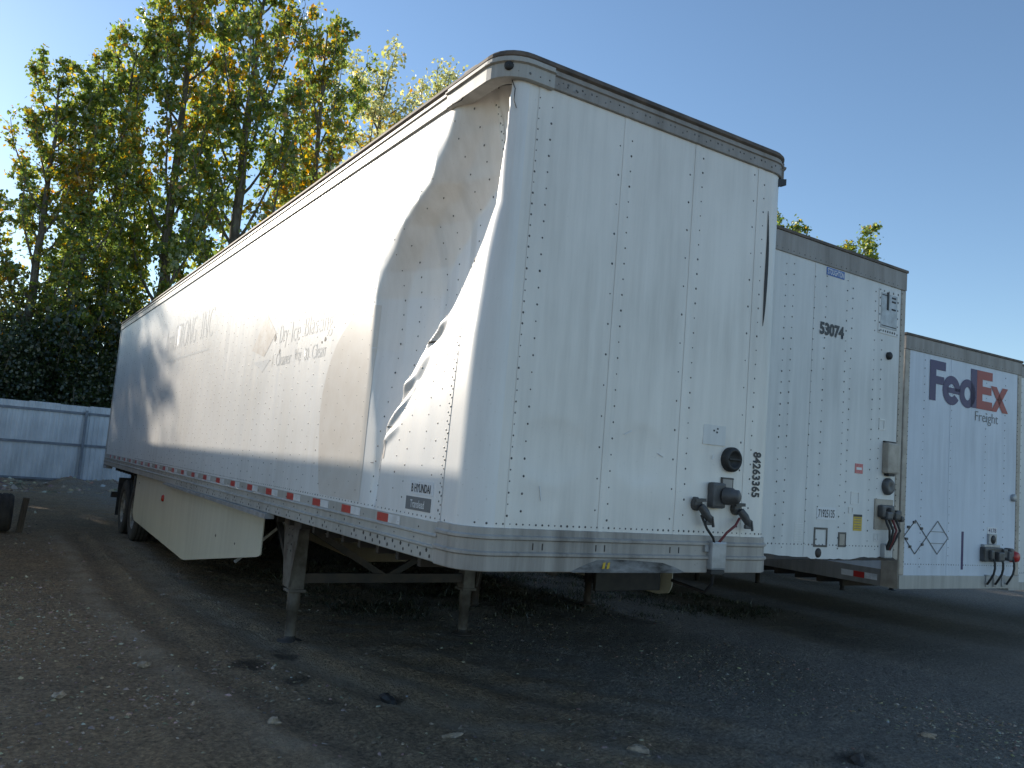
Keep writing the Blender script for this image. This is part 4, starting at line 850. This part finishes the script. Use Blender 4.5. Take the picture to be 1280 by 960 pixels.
# old tyre pair cut by the left edge
TY = empty('worn_tyre', (-1.93, 13.0, gz_(-1.93, 13))); tag(TY, 'worn black tyre standing at the left edge of the yard', 'tyre')
wd = .19; pr = [(-wd*.7, .19), (-wd, .23), (-wd, .29), (-wd*.8, .325), (-wd*.62, .335), (-wd*.55, .322), (-wd*.48, .335), (-wd*.1, .338), (-wd*.04, .322), (wd*.04, .322), (wd*.1, .338), (wd*.48, .335), (wd*.55, .322), (wd*.62, .335), (wd*.8, .325), (wd, .29), (wd, .23), (wd*.7, .19)]
MB().lathe((0, 0, .335), (1, 0, 0), pr, 36).build('tread', 'rubber', TY); MB().lathe((0, 0, .335), (1, 0, 0), [(-wd*.6, .195), (-wd*.3, .17), (-wd*.25, .02), (wd*.25, .02), (wd*.3, .17), (wd*.6, .195)], 24).build('rim', 'chassis', TY)
TB = MB().bar((0, 0, -.02), (.05, 0, .62), .09, .10).build('timber_post', 'timber'); TB.location = (-1.60, 13.05, gz_(-1.6, 13.05)); tag(TB, 'short dark timber stub standing beside the worn tyre', 'timber')
# gravel
STONE_COL = []
def scatter_stones(n, xr, yr, smin, smax, seed, bias=1.0, pw=5):
    g = np.random.default_rng(seed); x = g.uniform(*xr, n); y = yr[0] + (yr[1]-yr[0])*g.uniform(0, 1, n)**bias
    ph = np.sin(x*1.7+y*.9) + np.sin(y*2.3-x*1.1+2) + np.sin(x*.6+4); keep = g.uniform(size=n) < np.clip(.40+.3*ph + np.where(x < -.9, .35, 0) - .45*np.exp(-(seg_dist(x, y, RUTS[1][0])/.25)**2) - .35*np.exp(-(seg_dist(x+.3, y, RUTS[0][0])/.2)**2), .08, 1)
    x = x[keep]; y = y[keep]; k = len(x); z = ground_h(x, y); s_ = smin + (smax-smin)*g.uniform(0, 1, k)**pw
    B = np.array([(1, 0, 0), (.3, .9, .1), (-.7, .6, 0), (-.8, -.5, .1), (.4, -.9, 0), (.25, .1, .75), (-.3, .15, .6)]); 
    F0 = np.array([(0, 1, 5), (1, 2, 6), (1, 6, 5), (2, 3, 6), (3, 4, 6), (4, 5, 6), (4, 0, 5)])
    a = g.uniform(0, 6.28, k); ca_, sa = np.cos(a), np.sin(a); V = B[None] + g.normal(size=(k, 7, 3))*.16; V = V*s_[:, None, None]*np.stack([np.ones(k), g.uniform(.55, 1, k), g.uniform(.4, .9, k)], 1)[:, None]
    V = np.stack([V[..., 0]*ca_[:, None]-V[..., 1]*sa[:, None], V[..., 0]*sa[:, None]+V[..., 1]*ca_[:, None], V[..., 2]], -1) + np.stack([x, y, z-.22*s_], 1)[:, None]
    STONE_COL.append(np.repeat(np.array([[.30, .235, .165]])*np.exp(g.normal(size=(k, 1))*.38)*np.array([1, 1, 1])*g.uniform(.85, 1.15, (k, 3)), 7, 0).clip(.06, .5))
    return V.reshape(-1, 3), (F0[None] + (np.arange(k)*7)[:, None, None]).reshape(-1, 3)
parts = [scatter_stones(80000, (-2.4, 5.5), (-1.6, 8), .004, .030, 1, 1.5), scatter_stones(16000, (-2.4, 9), (4, 22), .008, .045, 2), scatter_stones(5200, (-4, 9), (24.6, 29.9), .03, .20, 3, 1.0, 2)]
Vs = []; Fs = []; o_ = 0
for a, b in parts: Vs.append(a); Fs.append(b+o_); o_ += len(a)
grm = np_mesh('gravel', np.concatenate(Vs), np.concatenate(Fs)); sc_ = np.concatenate(STONE_COL)
ca = grm.color_attributes.new('stone', 'FLOAT_COLOR', 'POINT'); ca.data.foreach_set('color', np.concatenate([sc_, np.ones((len(sc_), 1))], 1).astype(np.float32).ravel())
tag(link('gravel', grm, 'gravel'), 'loose gravel strewn over the dirt', 'gravel', kind='stuff')
# low weeds in the shade under the parked trailers
g = np.random.default_rng(9); n = 16000; cx = g.uniform(1.2, 9, 260); cy = g.uniform(4.6, 12, 260); kk = g.integers(0, 260, n)
x = cx[kk] + g.normal(size=n)*.16; y = cy[kk] + g.normal(size=n)*.16; z = ground_h(x, y); h = g.uniform(.015, .08, n); a = g.uniform(0, 6.28, n); wv = .008
V = np.stack([np.stack([x+np.cos(a)*wv, y+np.sin(a)*wv, z-.01], 1), np.stack([x-np.cos(a)*wv, y-np.sin(a)*wv, z-.01], 1), np.stack([x+g.normal(size=n)*.05, y+g.normal(size=n)*.05, z+h], 1)], 1).reshape(-1, 3)
wm = np_mesh('weeds', V, np.arange(n*3).reshape(n, 3)); ca = wm.color_attributes.new('leaf', 'FLOAT_COLOR', 'POINT'); c_ = np.repeat(np.array([[.025, .03, .014, 1]])*g.uniform(.6, 1.5, (n, 1)), 3, 0); ca.data.foreach_set('color', c_.astype(np.float32).ravel())
tag(link('weeds', wm, 'leaf'), 'low dark weeds growing under the parked trailers', 'weeds', kind='stuff')
